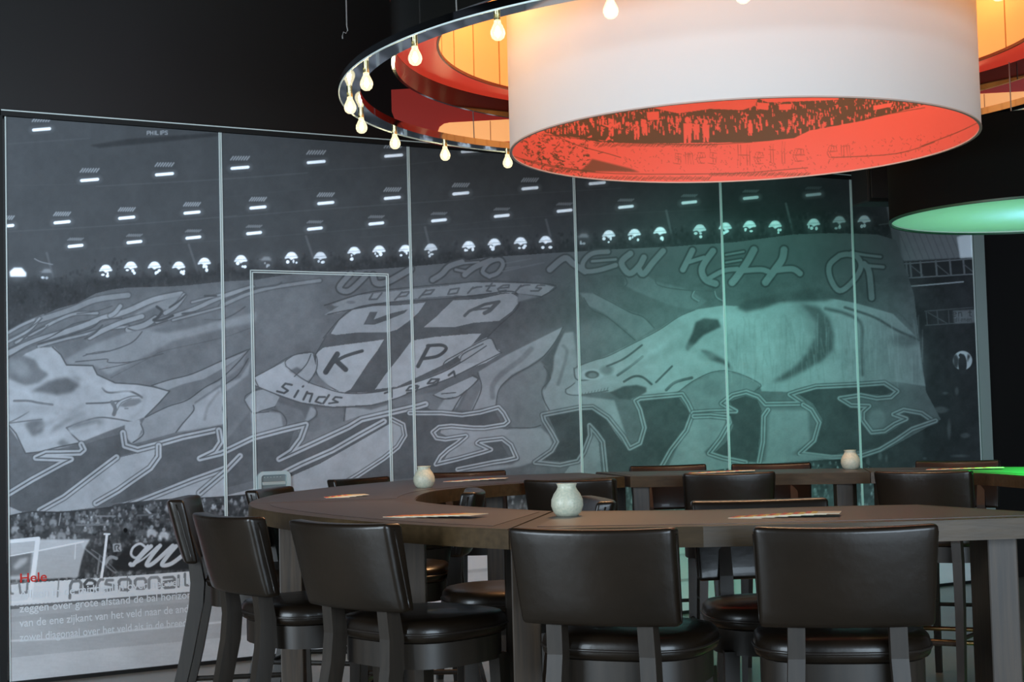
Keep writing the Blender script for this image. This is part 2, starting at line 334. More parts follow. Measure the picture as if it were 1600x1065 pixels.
for p, w, v in [([(135, 553), (150, 552), (175, 547), (200, 538), (212, 530), (222, 518)], 2, 92), ([(130, 556), (150, 550), (172, 548)], 1.5, 92), ([(118, 565), (150, 562), (168, 561), (170, 566), (205, 565), (255, 552)], 1.8, 92), ([(173, 590), (235, 558), (260, 547), (345, 528), (392, 512)], 1.5, 96), ([(155, 577), (190, 570), (225, 560)], 1.5, 94)]: A.line(p, w, v)
# left skull
A.poly([(12, 575), (40, 552), (60, 543), (85, 542), (95, 555), (104, 570), (145, 571), (152, 585), (180, 598), (215, 600), (240, 604), (265, 611), (250, 628), (227, 651), (205, 660), (165, 675), (120, 693), (95, 700), (60, 706), (40, 708), (30, 690), (15, 668), (12, 660)], 143, .6)
A.poly([(12, 565), (30, 553), (55, 562), (62, 575), (76, 585), (60, 598), (40, 602), (20, 594), (12, 590)], 104, 2); A.poly([(16, 560), (34, 560), (46, 575), (46, 590), (26, 585), (14, 575)], 132, 4, .7)
A.poly([(48, 612), (75, 596), (92, 591), (115, 588), (125, 592), (124, 603), (112, 613), (90, 617), (65, 612)], 98, 2.5)
for p, w, v in [([(22, 626), (45, 626), (60, 629), (82, 632)], 3.5, 104), ([(160, 606), (170, 613), (200, 611), (215, 616), (222, 621)], 3, 90), ([(135, 630), (165, 629), (178, 627), (186, 626)], 2.5, 92), ([(175, 628), (180, 638), (178, 647)], 6, 100), ([(178, 640), (185, 627), (205, 619), (222, 619)], 1.5, 96),
                ([(183, 641), (190, 629), (205, 622)], 1.2, 100), ([(195, 638), (200, 638)], 1.5, 100), ([(104, 668), (112, 678), (125, 690)], 2.2, 92), ([(104, 668), (130, 658), (155, 652), (180, 654), (207, 659)], 2.2, 94), ([(13, 661), (45, 657), (65, 655)], 2, 104), ([(14, 660), (30, 652), (45, 643)], 2, 108)]: A.line(p, w, v, 1.2)
A.poly([(186, 634), (200, 624), (218, 622), (222, 627), (212, 633), (195, 636)], 108, 1)
A.poly([(38, 662), (50, 656), (65, 655), (70, 663), (66, 675), (52, 682), (44, 672)], 102, 2.5); A.poly([(78, 676), (85, 665), (105, 652), (125, 646), (140, 642), (115, 655), (95, 668)], 118, 2.5); A.poly([(105, 667), (120, 658), (150, 653), (166, 659), (140, 670), (115, 676)], 112, 4)
for p, w, v, a in [([(20, 640), (80, 640), (130, 650)], 14, 132, .6), ([(120, 575), (150, 600), (200, 612)], 10, 152, .6), ([(85, 550), (100, 580), (130, 600)], 8, 150, .6), ([(60, 690), (90, 680), (150, 664)], 8, 152, .6), ([(225, 620), (222, 640), (205, 652)], 7, 132, .6), ([(15, 605), (40, 612), (48, 620)], 7, 152, .6), ([(130, 632), (100, 650), (60, 668)], 6, 128, .5)]: A.line(p, w, v, 6, a)
A.poly([(88, 692), (98, 685), (110, 694), (100, 699)], 112, 2)
for p in ([(82, 542), (95, 554), (104, 570), (145, 571), (152, 585), (180, 598), (215, 600), (240, 604), (265, 611), (248, 630), (227, 651)], [(12, 662), (25, 677), (36, 700), (40, 708), (60, 706), (92, 698), (122, 692)]): A.line(p, 2, 82, 1, smooth=False)
# flames between left skull and door
A.poly([(237, 601), (265, 593), (300, 584), (345, 565), (387, 548), (370, 561), (345, 577), (318, 592), (285, 600), (262, 609)], 130, .8)
A.poly([(227, 652), (262, 634), (292, 624), (318, 607), (345, 594), (345, 600), (304, 628), (303, 640), (285, 660), (275, 675), (222, 690), (205, 694), (222, 675), (220, 664)], 124, .8)
A.poly([(303, 632), (345, 604), (352, 640), (352, 662), (300, 672), (276, 675), (290, 655), (303, 642)], 136, 1); A.line([(320, 655), (325, 635), (342, 612)], 4, 122, 3)
A.poly([(195, 660), (218, 655), (222, 670), (215, 685), (205, 692), (195, 680)], 140, .8)
A.poly([(352, 600), (390, 565), (392, 640), (352, 690)], 106, 1); A.poly([(352, 575), (385, 550), (380, 570), (352, 592)], 118, 1)
A.poly([(352, 600), (375, 590), (388, 570), (392, 560), (388, 585), (365, 603), (352, 612)], 128, 1)
for p in ([(237, 602), (265, 593), (300, 584), (345, 564), (387, 546)], [(227, 652), (262, 635), (292, 625), (320, 605), (345, 591), (370, 568), (390, 545)], [(220, 662), (224, 678), (208, 691)], [(275, 675), (285, 662), (302, 642), (302, 633)], [(352, 600), (372, 585), (388, 560)], [(352, 690), (355, 660), (348, 640), (352, 622)]): A.line(p, 1.8, 82)
# flag stripes under the ribbon and right of the door
A.poly([(392, 640), (440, 645), (445, 680), (420, 675), (395, 690)], 132, 1); A.poly([(425, 625), (470, 640), (480, 660), (445, 675), (440, 650)], 108, 1)
A.poly([(540, 634), (580, 640), (606, 632), (606, 645), (570, 660), (538, 662)], 132, 1); A.poly([(485, 635), (495, 640), (492, 650), (475, 662), (480, 648)], 130, 1); A.poly([(495, 638), (535, 634), (540, 660), (490, 680), (475, 668), (496, 652)], 108, 1)
A.poly([(610, 625), (690, 610), (690, 643), (620, 640)], 108, 1); A.poly([(683, 640), (695, 622), (712, 622), (725, 612), (715, 635), (705, 642)], 132, 1); A.poly([(740, 600), (755, 590), (760, 620), (740, 642), (738, 641), (748, 620)], 132, .8); A.poly([(715, 640), (727, 620), (733, 600), (750, 592), (752, 610), (745, 630), (737, 641)], 108, 1)
A.poly([(736, 641), (752, 605), (748, 580), (790, 555), (820, 540), (850, 525), (880, 510), (870, 532), (850, 555), (825, 572), (800, 585), (782, 603), (775, 633)], 130, .8)
A.line([(770, 620), (770, 602), (785, 583), (812, 563), (830, 545)], 8, 114, 3); A.poly([(775, 633), (780, 608), (800, 590), (830, 573), (850, 562), (858, 580), (848, 605), (850, 625), (858, 640), (845, 668), (805, 672), (795, 660), (785, 636)], 110, 1)
A.poly([(850, 628), (848, 610), (860, 585), (863, 560), (870, 540), (882, 520), (896, 518), (902, 560), (900, 600), (882, 612), (905, 618), (960, 625), (985, 700), (945, 660), (905, 636), (856, 646)], 128, 1); A.line([(872, 600), (880, 575), (886, 550), (880, 540)], 5, 112, 3)
A.poly([(845, 565), (862, 545), (872, 525), (884, 512), (874, 535), (866, 556), (864, 580), (858, 596), (850, 610), (855, 585), (852, 572)], 88, 1)
A.poly([(795, 670), (845, 668), (858, 680), (866, 700), (850, 715), (832, 722), (815, 728), (740, 738), (700, 740), (760, 728), (800, 725), (812, 718), (803, 697), (785, 683), (760, 690)], 128, 1)
for p in ([(775, 634), (780, 608), (800, 588), (830, 571), (850, 556), (870, 530), (880, 510)], [(850, 572), (860, 590), (847, 608), (850, 625), (858, 640)], [(795, 668), (830, 668), (845, 664)], [(738, 641), (750, 615), (752, 600), (746, 582)], [(707, 642), (720, 620), (735, 600)], [(540, 635), (537, 660)], [(480, 660), (495, 648), (492, 636)], [(440, 676), (448, 660), (440, 645), (425, 640)]): A.line(p, 1.8, 86)
# upper waves on the right
A.poly([(905, 457), (928, 458), (952, 470), (980, 485), (1003, 492), (1022, 513), (995, 531), (975, 512), (945, 490), (920, 478)], 108, 1)
A.poly([(978, 428), (1005, 425), (1025, 440), (1070, 450), (1105, 470), (1085, 484), (1050, 478), (1010, 462), (975, 446)], 100, 1); A.poly([(900, 500), (960, 500), (990, 530), (930, 560), (905, 570)], 102, 6)
for p in ([(912, 465), (925, 484), (950, 496), (992, 531)], [(928, 458), (955, 472), (985, 488), (1005, 495), (1022, 512)], [(975, 430), (980, 442), (974, 450)], [(1025, 428), (1028, 445), (1070, 453), (1120, 455)], [(1082, 455), (1080, 465), (1090, 472)], [(1114, 450), (1118, 465), (1128, 472)]): A.line(p, 1.6, 84)
for p in ([(1085, 455), (1082, 463), (1092, 470)], [(1117, 455), (1120, 464), (1130, 470)]): A.line(p, 1.8, 116)
# right skull
A.poly([(897, 580), (905, 572), (925, 563), (945, 557), (990, 535), (1030, 514), (1060, 494), (1090, 483), (1130, 477), (1170, 479), (1210, 472), (1280, 462), (1340, 474), (1395, 490), (1436, 530), (1440, 570), (1446, 603), (1400, 596), (1340, 598), (1270, 601), (1235, 612), (1190, 611), (1186, 600), (1150, 582), (1120, 580), (1085, 594), (1063, 610), (1040, 618), (990, 625), (958, 612), (940, 612), (900, 618), (885, 615), (883, 606), (900, 597)], 132, .8)
A.poly([(1340, 500), (1400, 500), (1436, 535), (1446, 600), (1340, 598)], 118, 8, .8)
A.poly([(1250, 474), (1280, 480), (1297, 500), (1303, 522), (1302, 545), (1286, 562), (1255, 580), (1225, 594), (1207, 596), (1215, 590), (1240, 575), (1262, 552), (1274, 528), (1276, 505), (1262, 486)], 82, 3, .95); A.poly([(1235, 470), (1285, 490), (1280, 540), (1250, 570), (1270, 530)], 92, 8, .5)
A.poly([(1150, 480), (1165, 470), (1230, 455), (1280, 450), (1320, 462), (1290, 470), (1220, 472), (1190, 482), (1165, 487)], 80, 2.5); A.line([(1290, 482), (1322, 490), (1345, 505), (1347, 540), (1348, 585)], 5, 90, 4, .9); A.line([(1320, 480), (1365, 495), (1400, 515), (1436, 531)], 3.5, 84, 3); A.ell(1415, 532, 24, 9, 88, 8, .6)
A.line([(1330, 470), (1380, 470), (1425, 510)], 2, 92, 2); A.ell(1405, 482, 16, 8, 96, 4, .6)
A.poly([(1087, 503), (1100, 497), (1122, 499), (1127, 510), (1110, 518), (1098, 524), (1082, 541), (1074, 548), (1071, 542), (1082, 520)], 76, 1.5); A.poly([(1093, 546), (1105, 548), (1128, 560), (1140, 568), (1145, 580), (1130, 568), (1110, 562)], 82, 2); A.ell(1105, 556, 14, 7, 112, 5, .6)
for p, w, v in [([(948, 572), (975, 560), (1003, 539)], 3, 88), ([(965, 586), (985, 572), (1004, 557)], 4, 88), ([(975, 596), (990, 588), (1004, 589), (1018, 600)], 3.5, 84), ([(1025, 597), (1038, 584), (1050, 572)], 3, 84), ([(1041, 609), (1055, 597), (1081, 590)], 4.5, 88), ([(897, 575), (899, 590), (908, 594), (930, 592)], 2, 88),
                ([(1060, 612), (1085, 594), (1118, 580), (1150, 582), (1188, 600), (1180, 610)], 1.6, 84), ([(899, 575), (905, 571), (930, 562), (950, 556), (990, 536), (1030, 515), (1060, 495), (1085, 484)], 1.6, 90), ([(884, 608), (892, 603), (898, 598)], 1.5, 88), ([(884, 608), (886, 615), (905, 617), (950, 610)], 1.5, 88)]: A.line(p, w, v, 1.2)
for p, w, v, a in [([(960, 580), (1010, 555), (1060, 520)], 10, 142, .6), ([(1020, 560), (1060, 540), (1085, 545)], 12, 122, .5), ([(1140, 500), (1180, 520), (1200, 560)], 30, 140, .6), ([(990, 612), (1030, 606), (1060, 590)], 7, 144, .5), ([(1120, 530), (1150, 545), (1160, 575)], 10, 138, .5), ([(1310, 500), (1325, 540), (1320, 590)], 14, 126, .5), ([(1380, 540), (1385, 570), (1390, 590)], 16, 112, .5)]: A.line(p, w, v, 8, a)
A.ell(925, 585, 18, 9, 140, 2); A.ell(925, 585, 11, 6, 84, 1.5); A.ell(926, 586, 7, 4, 108, 2); A.ell(948, 578, 10, 7, 96, 5, .7)
A.poly([(953, 613), (975, 603), (995, 601), (1010, 605), (1010, 612), (1000, 618), (985, 624), (968, 623)], 82, 1.2)
for k in range(9): A.line([(908+k*5, 619-k*1.1), (910+k*5, 614-k*1.1)], 1, 96)
A.poly([(1063, 611), (1085, 595), (1118, 581), (1150, 583), (1188, 600), (1178, 611), (1150, 612), (1128, 628), (1148, 641), (1085, 643), (1075, 622)], 114, 1.2); A.ell(1112, 608, 18, 12, 104, 8, .6)
# vertical streaks of the hanging cloth
for _ in range(260):
    cx = RNG.uniform(1140, 1442); y0 = RNG.uniform(490, 570); A.line([(cx, y0), (cx+RNG.uniform(-3, 6), y0+RNG.uniform(15, 50))], 1.6, 110 if RNG.random() < .55 else 140, 2, .28, False)
# emblem
A.poly([(490, 556), (510, 525), (530, 500), (553, 482), (600, 473), (690, 466), (760, 459), (800, 456), (812, 466), (806, 484), (775, 512), (745, 545), (700, 575), (650, 596), (605, 611), (560, 614), (530, 612), (505, 598), (494, 580)], 88)
A.poly([(517, 521), (530, 500), (552, 483), (580, 478), (620, 477), (651, 474), (665, 472), (654, 488), (638, 502), (620, 515), (605, 519), (560, 519), (525, 523)], 134)
A.poly([(662, 511), (680, 496), (708, 469), (750, 467), (785, 459), (800, 458), (809, 464), (809, 474), (800, 486), (780, 501), (740, 504), (710, 511)], 132)
A.poly([(493, 553), (505, 543), (540, 538), (580, 533), (600, 530), (590, 547), (575, 567), (562, 587), (548, 608), (538, 613), (520, 609), (502, 597), (495, 583), (492, 568)], 142)
A.poly([(622, 560), (643, 532), (680, 526), (740, 521), (752, 521), (738, 538), (718, 554), (692, 570), (652, 589), (620, 604), (586, 608), (602, 585)], 140)
A.poly([(578, 487), (590, 487), (584, 499), (612, 489), (638, 483), (632, 489), (605, 500), (585, 507), (568, 507)], 90)
A.line([(726, 493), (733, 486), (758, 475), (780, 471)], 4.5, 90, smooth=False); A.line([(778, 472), (765, 485), (757, 489)], 6, 90, smooth=False); A.line([(740, 484), (764, 481)], 3, 90)
A.line([(527, 553), (509, 581)], 8.5, 78, smooth=False); A.line([(566, 548), (540, 556), (521, 566)], 5, 78); A.line([(526, 564), (540, 577)], 8, 78)
A.line([(670, 540), (653, 572)], 6, 80); A.line([(668, 540), (690, 539), (697, 545), (684, 556), (662, 560)], 5, 80)
A.poly([(512, 478), (530, 471), (560, 461), (585, 458), (600, 456), (640, 452), (700, 446), (735, 441), (800, 442), (850, 444), (866, 448), (857, 456), (845, 463), (820, 460), (790, 457), (740, 461), (700, 462), (650, 466), (600, 472), (560, 479), (530, 489), (506, 492), (530, 478)], 122)
A.ell(516, 480, 6, 5, 92, 2, .8); A.ell(548, 472, 7, 2.5, 100, 1.5, .8)
for ch, xx, yy in [('u', 574, 454), ('p', 618, 452), ('p', 656, 449), ('o', 696, 446), ('r', 729, 444), ('t', 752, 442), ('e', 774, 441), ('r', 804, 441), ('s', 828, 441)]:
    glyph(A, ch, xx, yy+1, 19, 13 if ch != 'p' else 11, 2.6, 90, shx=.7, rise=.06)
for p in ([(505, 528), (530, 499), (553, 482), (600, 473), (700, 466), (760, 459), (800, 455), (812, 466), (806, 484), (775, 513), (742, 548)], [(492, 556), (510, 524)], [(493, 556), (494, 580), (505, 597), (530, 612)], [(512, 491), (540, 485), (600, 474)], [(507, 477), (560, 460), (610, 452), (740, 440), (800, 440), (868, 446), (845, 464)], [(800, 458), (845, 463)]): A.line(p, 1.7, 78)
A.poly([(810, 458), (842, 463), (808, 472)], 112, 1)
# ribbon with the lower words
A.poly([(397, 590), (425, 575), (450, 562), (458, 578), (478, 592), (502, 603), (540, 614), (590, 612), (640, 600), (690, 583), (720, 567), (757, 547), (780, 546), (783, 552), (760, 566), (740, 573), (700, 591), (650, 609), (620, 621), (580, 632), (520, 635), (470, 628), (430, 614), (398, 602)], 144)
A.poly([(440, 567), (462, 554), (488, 551), (495, 575), (483, 597), (462, 589), (450, 580)], 138); A.poly([(452, 579), (464, 573), (473, 578), (463, 585)], 100, 1); A.poly([(478, 596), (495, 585), (520, 608)], 112, 1)
A.poly([(382, 625), (395, 612), (415, 607), (437, 620), (428, 637), (408, 641), (396, 645)], 134); A.poly([(677, 617), (700, 605), (738, 588), (746, 592), (735, 604), (715, 619), (694, 622)], 138)
A.poly([(716, 557), (735, 540), (760, 527), (768, 530), (775, 545), (782, 552), (760, 565), (722, 568)], 136)
for p in ([(397, 589), (425, 574), (455, 556), (490, 551), (495, 575), (482, 598)], [(447, 572), (446, 564), (455, 557)], [(447, 572), (475, 593), (502, 604), (540, 614), (590, 612), (640, 600), (690, 582), (725, 563), (760, 540)], [(398, 602), (430, 615), (470, 629), (520, 636), (580, 633), (612, 625), (650, 610), (700, 592), (745, 570), (783, 551)],
          [(382, 625), (395, 645), (410, 641), (430, 635)], [(382, 625), (384, 618), (395, 611), (406, 606)], [(397, 590), (404, 604)], [(677, 617), (694, 623), (716, 619), (736, 604), (747, 592), (738, 586)], [(460, 588), (478, 570), (486, 553)], [(692, 577), (695, 565), (715, 553), (752, 533), (768, 529), (776, 545), (784, 551)], [(719, 562), (725, 552), (755, 537)], [(396, 645), (420, 643)], [(690, 615), (712, 613)]): A.line(p, 1.6, 84)
for st, w in [([(456, 601), (446, 599), (441, 604), (450, 610), (444, 614), (433, 611)], 3.2), ([(466, 610), (460, 620)], 3.4), ([(473, 604), (474, 603)], 3), ([(480, 612), (474, 624)], 3.4), ([(479, 614), (488, 615), (484, 627)], 3.2), ([(514, 617), (505, 630)], 3.4), ([(508, 620), (498, 620), (493, 627), (502, 630)], 3), ([(534, 621), (524, 620), (520, 624), (528, 628), (514, 630)], 2.8),
              ([(601, 614), (612, 610), (612, 620)], 2.8), ([(652, 602), (640, 604), (635, 610), (645, 609), (654, 603), (650, 611), (636, 614)], 2.8), ([(684, 592), (674, 592), (668, 599), (677, 598), (686, 592), (682, 601), (670, 604)], 2.8), ([(701, 586), (709, 580), (711, 588)], 3.4)]: A.line(st, w, 82, .8, smooth=False)
# words along the top edge of the banner
def brush(pts, w, v=108, o=80):
    A.line(pts, w+5, o, 2, .9)
LT = [([(548, 427), (530, 449), (546, 454), (572, 430)], 8), ([(583, 430), (588, 442), (606, 440), (642, 420)], 9), ([(676, 437), (690, 428), (702, 416), (722, 409)], 8), ([(702, 413), (748, 409)], 3), ([(726, 429), (742, 417), (768, 406)], 8), ([(712, 421), (727, 424)], 4), ([(765, 432), (754, 424), (764, 410), (780, 405), (786, 413), (778, 426), (766, 431)], 6),
      ([(859, 421), (882, 403), (896, 412), (914, 424)], 9), ([(950, 393), (925, 396), (911, 410), (914, 423), (935, 422), (962, 414)], 7), ([(925, 408), (962, 405)], 4), ([(985, 396), (971, 410), (983, 427), (998, 416), (1006, 402)], 9), ([(997, 418), (1005, 428), (1020, 410), (1036, 392)], 9),
      ([(1082, 391), (1067, 421)], 9), ([(1077, 409), (1100, 402)], 6), ([(1114, 392), (1097, 418), (1102, 436), (1118, 443)], 10), ([(1104, 437), (1130, 423), (1152, 420)], 7), ([(1134, 398), (1162, 393)], 3), ([(1134, 410), (1158, 406)], 3), ([(1178, 390), (1167, 410), (1150, 434), (1144, 441)], 11), ([(1157, 423), (1188, 421), (1200, 424)], 8), ([(1225, 390), (1222, 405), (1210, 422), (1196, 441)], 11), ([(1212, 422), (1238, 420), (1250, 427)], 9),
      ([(1312, 399), (1296, 414), (1298, 436), (1312, 454), (1332, 440), (1345, 418), (1340, 402), (1325, 397), (1312, 399)], 8), ([(1350, 412), (1358, 425), (1362, 465)], 9), ([(1330, 394), (1350, 398), (1376, 401)], 4), ([(1345, 414), (1380, 417)], 5)]
for p, w in LT: A.line(p, w+5, 76 if p[0][0] < 1050 else 70, 1.5, .95)
for p, w in LT: A.line(p, w, 110, 1.2)
for p in ([(790, 411), (830, 404)], [(790, 419), (812, 416)], [(785, 424), (850, 410)]): A.line(p, 2, 104, 1.2, .8)
# giant letters along the bottom
DK = 88
A.poly([(12, 776), (60, 746), (108, 722), (96, 713), (130, 707), (133, 694), (160, 685), (188, 678), (192, 699), (222, 702), (178, 715), (142, 742), (100, 768), (55, 798), (12, 798)], DK)
A.poly([(60, 799), (110, 765), (150, 735), (180, 716), (230, 704), (243, 700), (239, 724), (205, 752), (175, 778), (150, 792), (105, 798)], 140)
A.poly([(248, 696), (275, 685), (340, 672), (336, 695), (310, 722), (345, 713), (395, 688), (395, 712), (345, 737), (300, 748), (255, 760), (200, 783), (172, 786), (205, 753), (236, 728), (248, 712)], DK)
A.poly([(12, 790), (35, 800), (12, 806)], 136); A.poly([(150, 796), (190, 786), (250, 766), (300, 748), (345, 733), (372, 712), (382, 708), (376, 722), (352, 745), (352, 775), (262, 780), (170, 792)], 142)
A.poly([(430, 718), (480, 697), (560, 662), (612, 646), (660, 632), (690, 649), (660, 735), (640, 738), (560, 760), (500, 770), (460, 745), (400, 750), (352, 762), (352, 706), (395, 686), (460, 672), (450, 702)], DK)
A.poly([(452, 745), (500, 724), (560, 690), (612, 660), (626, 655), (633, 675), (626, 690), (600, 716), (560, 744), (525, 765), (430, 776), (352, 774), (400, 762)], 138)
A.poly([(465, 670), (470, 690), (438, 717), (480, 697), (545, 668), (600, 645), (560, 650), (490, 675)], 112)
A.poly([(625, 648), (690, 649), (722, 651), (750, 648), (773, 641), (783, 660), (765, 664), (740, 664), (705, 660), (685, 663), (672, 672), (678, 685), (690, 690), (715, 690), (700, 700), (685, 715), (680, 727), (715, 717), (760, 708), (768, 702), (755, 693), (782, 690), (795, 712), (775, 716), (740, 728), (700, 742), (600, 750), (605, 725), (625, 695), (636, 670)], DK)
A.poly([(690, 669), (740, 668), (775, 668), (800, 672), (785, 682), (748, 690), (742, 694), (764, 704), (700, 720), (694, 718), (705, 700), (725, 685), (732, 678), (700, 682), (688, 676)], 132)
DK2 = 76
A.poly([(857, 650), (905, 640), (925, 640), (947, 655), (970, 688), (982, 703), (1003, 695), (1010, 670), (1003, 645), (1000, 627), (1060, 620), (1078, 645), (1072, 665), (1045, 702), (1030, 740), (948, 742), (945, 700), (938, 682), (920, 662), (922, 680), (912, 705), (900, 722), (870, 720), (850, 718), (868, 705), (872, 690), (867, 672)], DK2)
A.poly([(912, 708), (922, 680), (924, 668), (935, 688), (940, 742), (880, 742), (890, 728)], 122)
A.poly([(1140, 627), (1165, 618), (1183, 624), (1190, 640), (1188, 670), (1182, 724), (1140, 724), (1115, 708), (1135, 690), (1146, 665), (1142, 650), (1086, 647), (1148, 642)], DK2)
A.poly([(1245, 614), (1275, 607), (1340, 604), (1380, 602), (1396, 612), (1380, 617), (1340, 613), (1310, 620), (1325, 634), (1345, 640), (1345, 660), (1360, 680), (1385, 678), (1400, 668), (1420, 655), (1400, 647), (1425, 644), (1455, 656), (1430, 668), (1400, 685), (1370, 700), (1300, 710), (1255, 706), (1280, 680), (1285, 655), (1270, 630)], DK2)
A.poly([(1085, 648), (1135, 652), (1128, 680), (1100, 706), (1125, 722), (1040, 738), (1062, 690)], 122, 1); A.poly([(1203, 640), (1262, 640), (1266, 690), (1235, 710), (1290, 716), (1195, 724), (1200, 680)], 120, 2)
A.poly([(1030, 740), (1080, 715), (1180, 722), (1290, 716), (1200, 724), (1100, 737)], 120, 1)
A.ell(1370, 655, 13, 16, 114, 5, .7)
def double(p, w=6.5, light=150, sm=True, core=86):
    A.line(p, w+3.5, 82, 1.2, .8, sm); A.line(p, w+.6, light, 1, 1, sm); A.line(p, 1.9, core, .9, 1, sm)
for p in ([(12, 772), (50, 749), (100, 722), (111, 717), (56, 715), (72, 708), (125, 707), (131, 702), (127, 694)], [(192, 676), (195, 696), (215, 702), (250, 693), (285, 683), (342, 671)], [(248, 696), (248, 713), (235, 731), (206, 751), (185, 766), (150, 786)], [(182, 714), (150, 738), (100, 776), (62, 797)], [(342, 672), (345, 690), (335, 705), (312, 716), (345, 708), (395, 684), (440, 672), (478, 663), (470, 685), (455, 705), (436, 717), (480, 697), (545, 667), (565, 655), (612, 644), (655, 634), (665, 631)],
          [(200, 790), (250, 770), (300, 750), (350, 732)], [(312, 770), (350, 738), (375, 712)], [(612, 654), (630, 663), (633, 680), (622, 698), (600, 716), (560, 742), (535, 757)], [(430, 745), (470, 725), (520, 703), (560, 680), (600, 658)],
          [(640, 645), (690, 645), (722, 648), (750, 644), (779, 636), (787, 645), (794, 658), (788, 663), (757, 668), (740, 668), (705, 665), (686, 667), (676, 675), (682, 684), (696, 686), (728, 681), (715, 692), (700, 702), (688, 713), (681, 725), (715, 717), (755, 706), (767, 702), (746, 692), (750, 689), (785, 685), (798, 695), (807, 715), (790, 719), (770, 722), (715, 733)],
          [(1030, 735), (1048, 703), (1072, 672), (1082, 645), (1075, 630), (1066, 616), (1000, 622), (993, 626), (1000, 640), (1007, 668), (1000, 692), (984, 700), (974, 682), (950, 652), (926, 636), (905, 637), (848, 648), (850, 656), (863, 677), (870, 690), (862, 704), (836, 722), (875, 726), (903, 720), (912, 706), (922, 680), (921, 664), (932, 676), (942, 690), (947, 740)],
          [(1083, 645), (1110, 643), (1150, 642), (1128, 630), (1145, 617), (1166, 612), (1185, 619), (1196, 631), (1255, 630), (1234, 616), (1246, 612), (1275, 604), (1340, 601), (1382, 598), (1402, 611), (1392, 620), (1370, 622), (1345, 617), (1312, 622), (1330, 633), (1358, 634), (1348, 643), (1348, 656), (1362, 675), (1382, 673), (1398, 662), (1416, 654), (1396, 647), (1412, 640), (1440, 645), (1456, 656)],
          [(1255, 632), (1268, 640), (1280, 660), (1272, 688), (1250, 708), (1300, 714), (1345, 712), (1375, 702), (1400, 687), (1425, 670), (1462, 657)], [(1084, 650), (1110, 649), (1138, 652), (1140, 660), (1126, 685), (1108, 708), (1130, 715), (1165, 722)], [(1200, 640), (1193, 650), (1192, 690), (1186, 722)]):
    double(p, 6.5 if p[0][0] > 600 else 8.5, 145 if p[0][0] < 600 else 148 if p[0][0] < 900 else 128, False)
A.poly([(1255, 708), (1300, 712), (1330, 714), (1290, 717), (1240, 716)], 118, 1)
# soft mottling of painted cloth, brush grain
n1 = rnoise(A.h, A.w, 60)*10+rnoise(A.h, A.w, 16)*7+rnoise(A.h, A.w, 4)*4
A.a += n1*np.where(PY < 430, .45, 1)

# ---- below the banner: stand crowd, goal, hoarding, pitch
def hz(x, y300):  # a horizontal line of the wall through (300, y300)
    return 579+(y300-579)*(4700-x)/4400.
bx = [p[0] for p in ban[len(edge):]][::-1]; by = [p[1] for p in ban[len(edge):]][::-1]
bot = [(x, y) for x, y in ban[len(edge)+4:]]
low = Art(0, 165, 1560, 1065, 2, 66); lowsz = low.a
low.a += rnoise(A.h, A.w, 24)*26
xs = RNG.uniform(5, 1545, 6500); fr = RNG.random(6500)
for X_, f_ in zip(xs, fr):
    yb = np.interp(X_, [12, 50, 140, 262, 345, 620, 1100, 1340, 1560], [806, 799, 796, 780, 776, 760, 736, 716, 700]); yh = hz(X_, 893)
    yy = yb+f_*(yh-yb); sz = RNG.uniform(1.7, 3.6)*(1-.25*X_/1500); v = RNG.choice([58, 66, 80, 95, 112, 128, 150], p=[.2, .2, .2, .16, .12, .08, .04])
    if X_ < 560 or RNG.random() < .5:
        low.ell(X_, yy, sz*.62, sz*.75, v+8, 1.4, .85); low.ell(X_, yy+sz*1.5, sz*1.1, sz, v-10 if RNG.random() < .6 else v+18, 2, .7)
for cx, cy, r, v in [(237, 832, 8, 190), (256, 836, 8, 195), (24, 827, 7, 165), (82, 838, 5, 175), (96, 836, 7, 150), (200, 822, 8, 120), (83, 815, 6, 150), (130, 815, 4, 165), (196, 838, 9, 60), (222, 832, 7, 105), (30, 838, 8, 125), (61, 825, 7, 120)]: low.poly([(cx-r, cy+r*.5), (cx-r*.8, cy-r*.5), (cx-r*.2, cy-r*.8), (cx+r*.6, cy-r*.6), (cx+r, cy), (cx+r*.7, cy+r*.9), (cx-r*.1, cy+r*.4), (cx-r*.6, cy+r)], v-12, 1, .75, True); low.ell(cx, cy-r*1.1, r*.35, r*.4, v-50, 1.2, .9)
for p, w, v in [([(150, 806), (180, 806)], 2, 115), ([(120, 820), (165, 819)], 3, 105), ([(95, 802), (92, 820)], 1.6, 130), ([(228, 795), (238, 805)], 3, 150), ([(215, 805), (245, 803)], 3, 95)]: low.line(p, w, v)
low.poly([(165, 892), (190, 862), (205, 850), (300, 843), (300, 890)], 52, 1.5); low.poly([(128, 850), (165, 850), (165, 895), (120, 898)], 58, 3, .7)
for p, w in [([(229, 856), (219, 849), (208, 855), (205, 866), (213, 871), (223, 861), (231, 852)], 4), ([(236, 853), (222, 866), (208, 882)], 6.5), ([(204, 881), (205, 882)], 7), ([(208, 882), (225, 872), (246, 853)], 3), ([(250, 852), (237, 868), (229, 882), (240, 879), (270, 852)], 6.5), ([(275, 853), (262, 868), (253, 882), (268, 880), (292, 862)], 6.5)]: low.line(p, w, 165, 1)
low.poly([(176, 849), (189, 848), (190, 861), (177, 862)], 145, .8); low.line([(180, 859), (180, 852), (186, 852), (184, 856), (187, 860)], 1.6, 70)
for p, w, v in [([(128, 853), (180, 895)], 2.4, 112), ([(156, 868), (152, 896)], 3, 110), ([(143, 858), (160, 870), (185, 895)], 1.5, 104), ([(165, 880), (172, 870), (182, 872)], 5, 135)]: low.line(p, w, v)
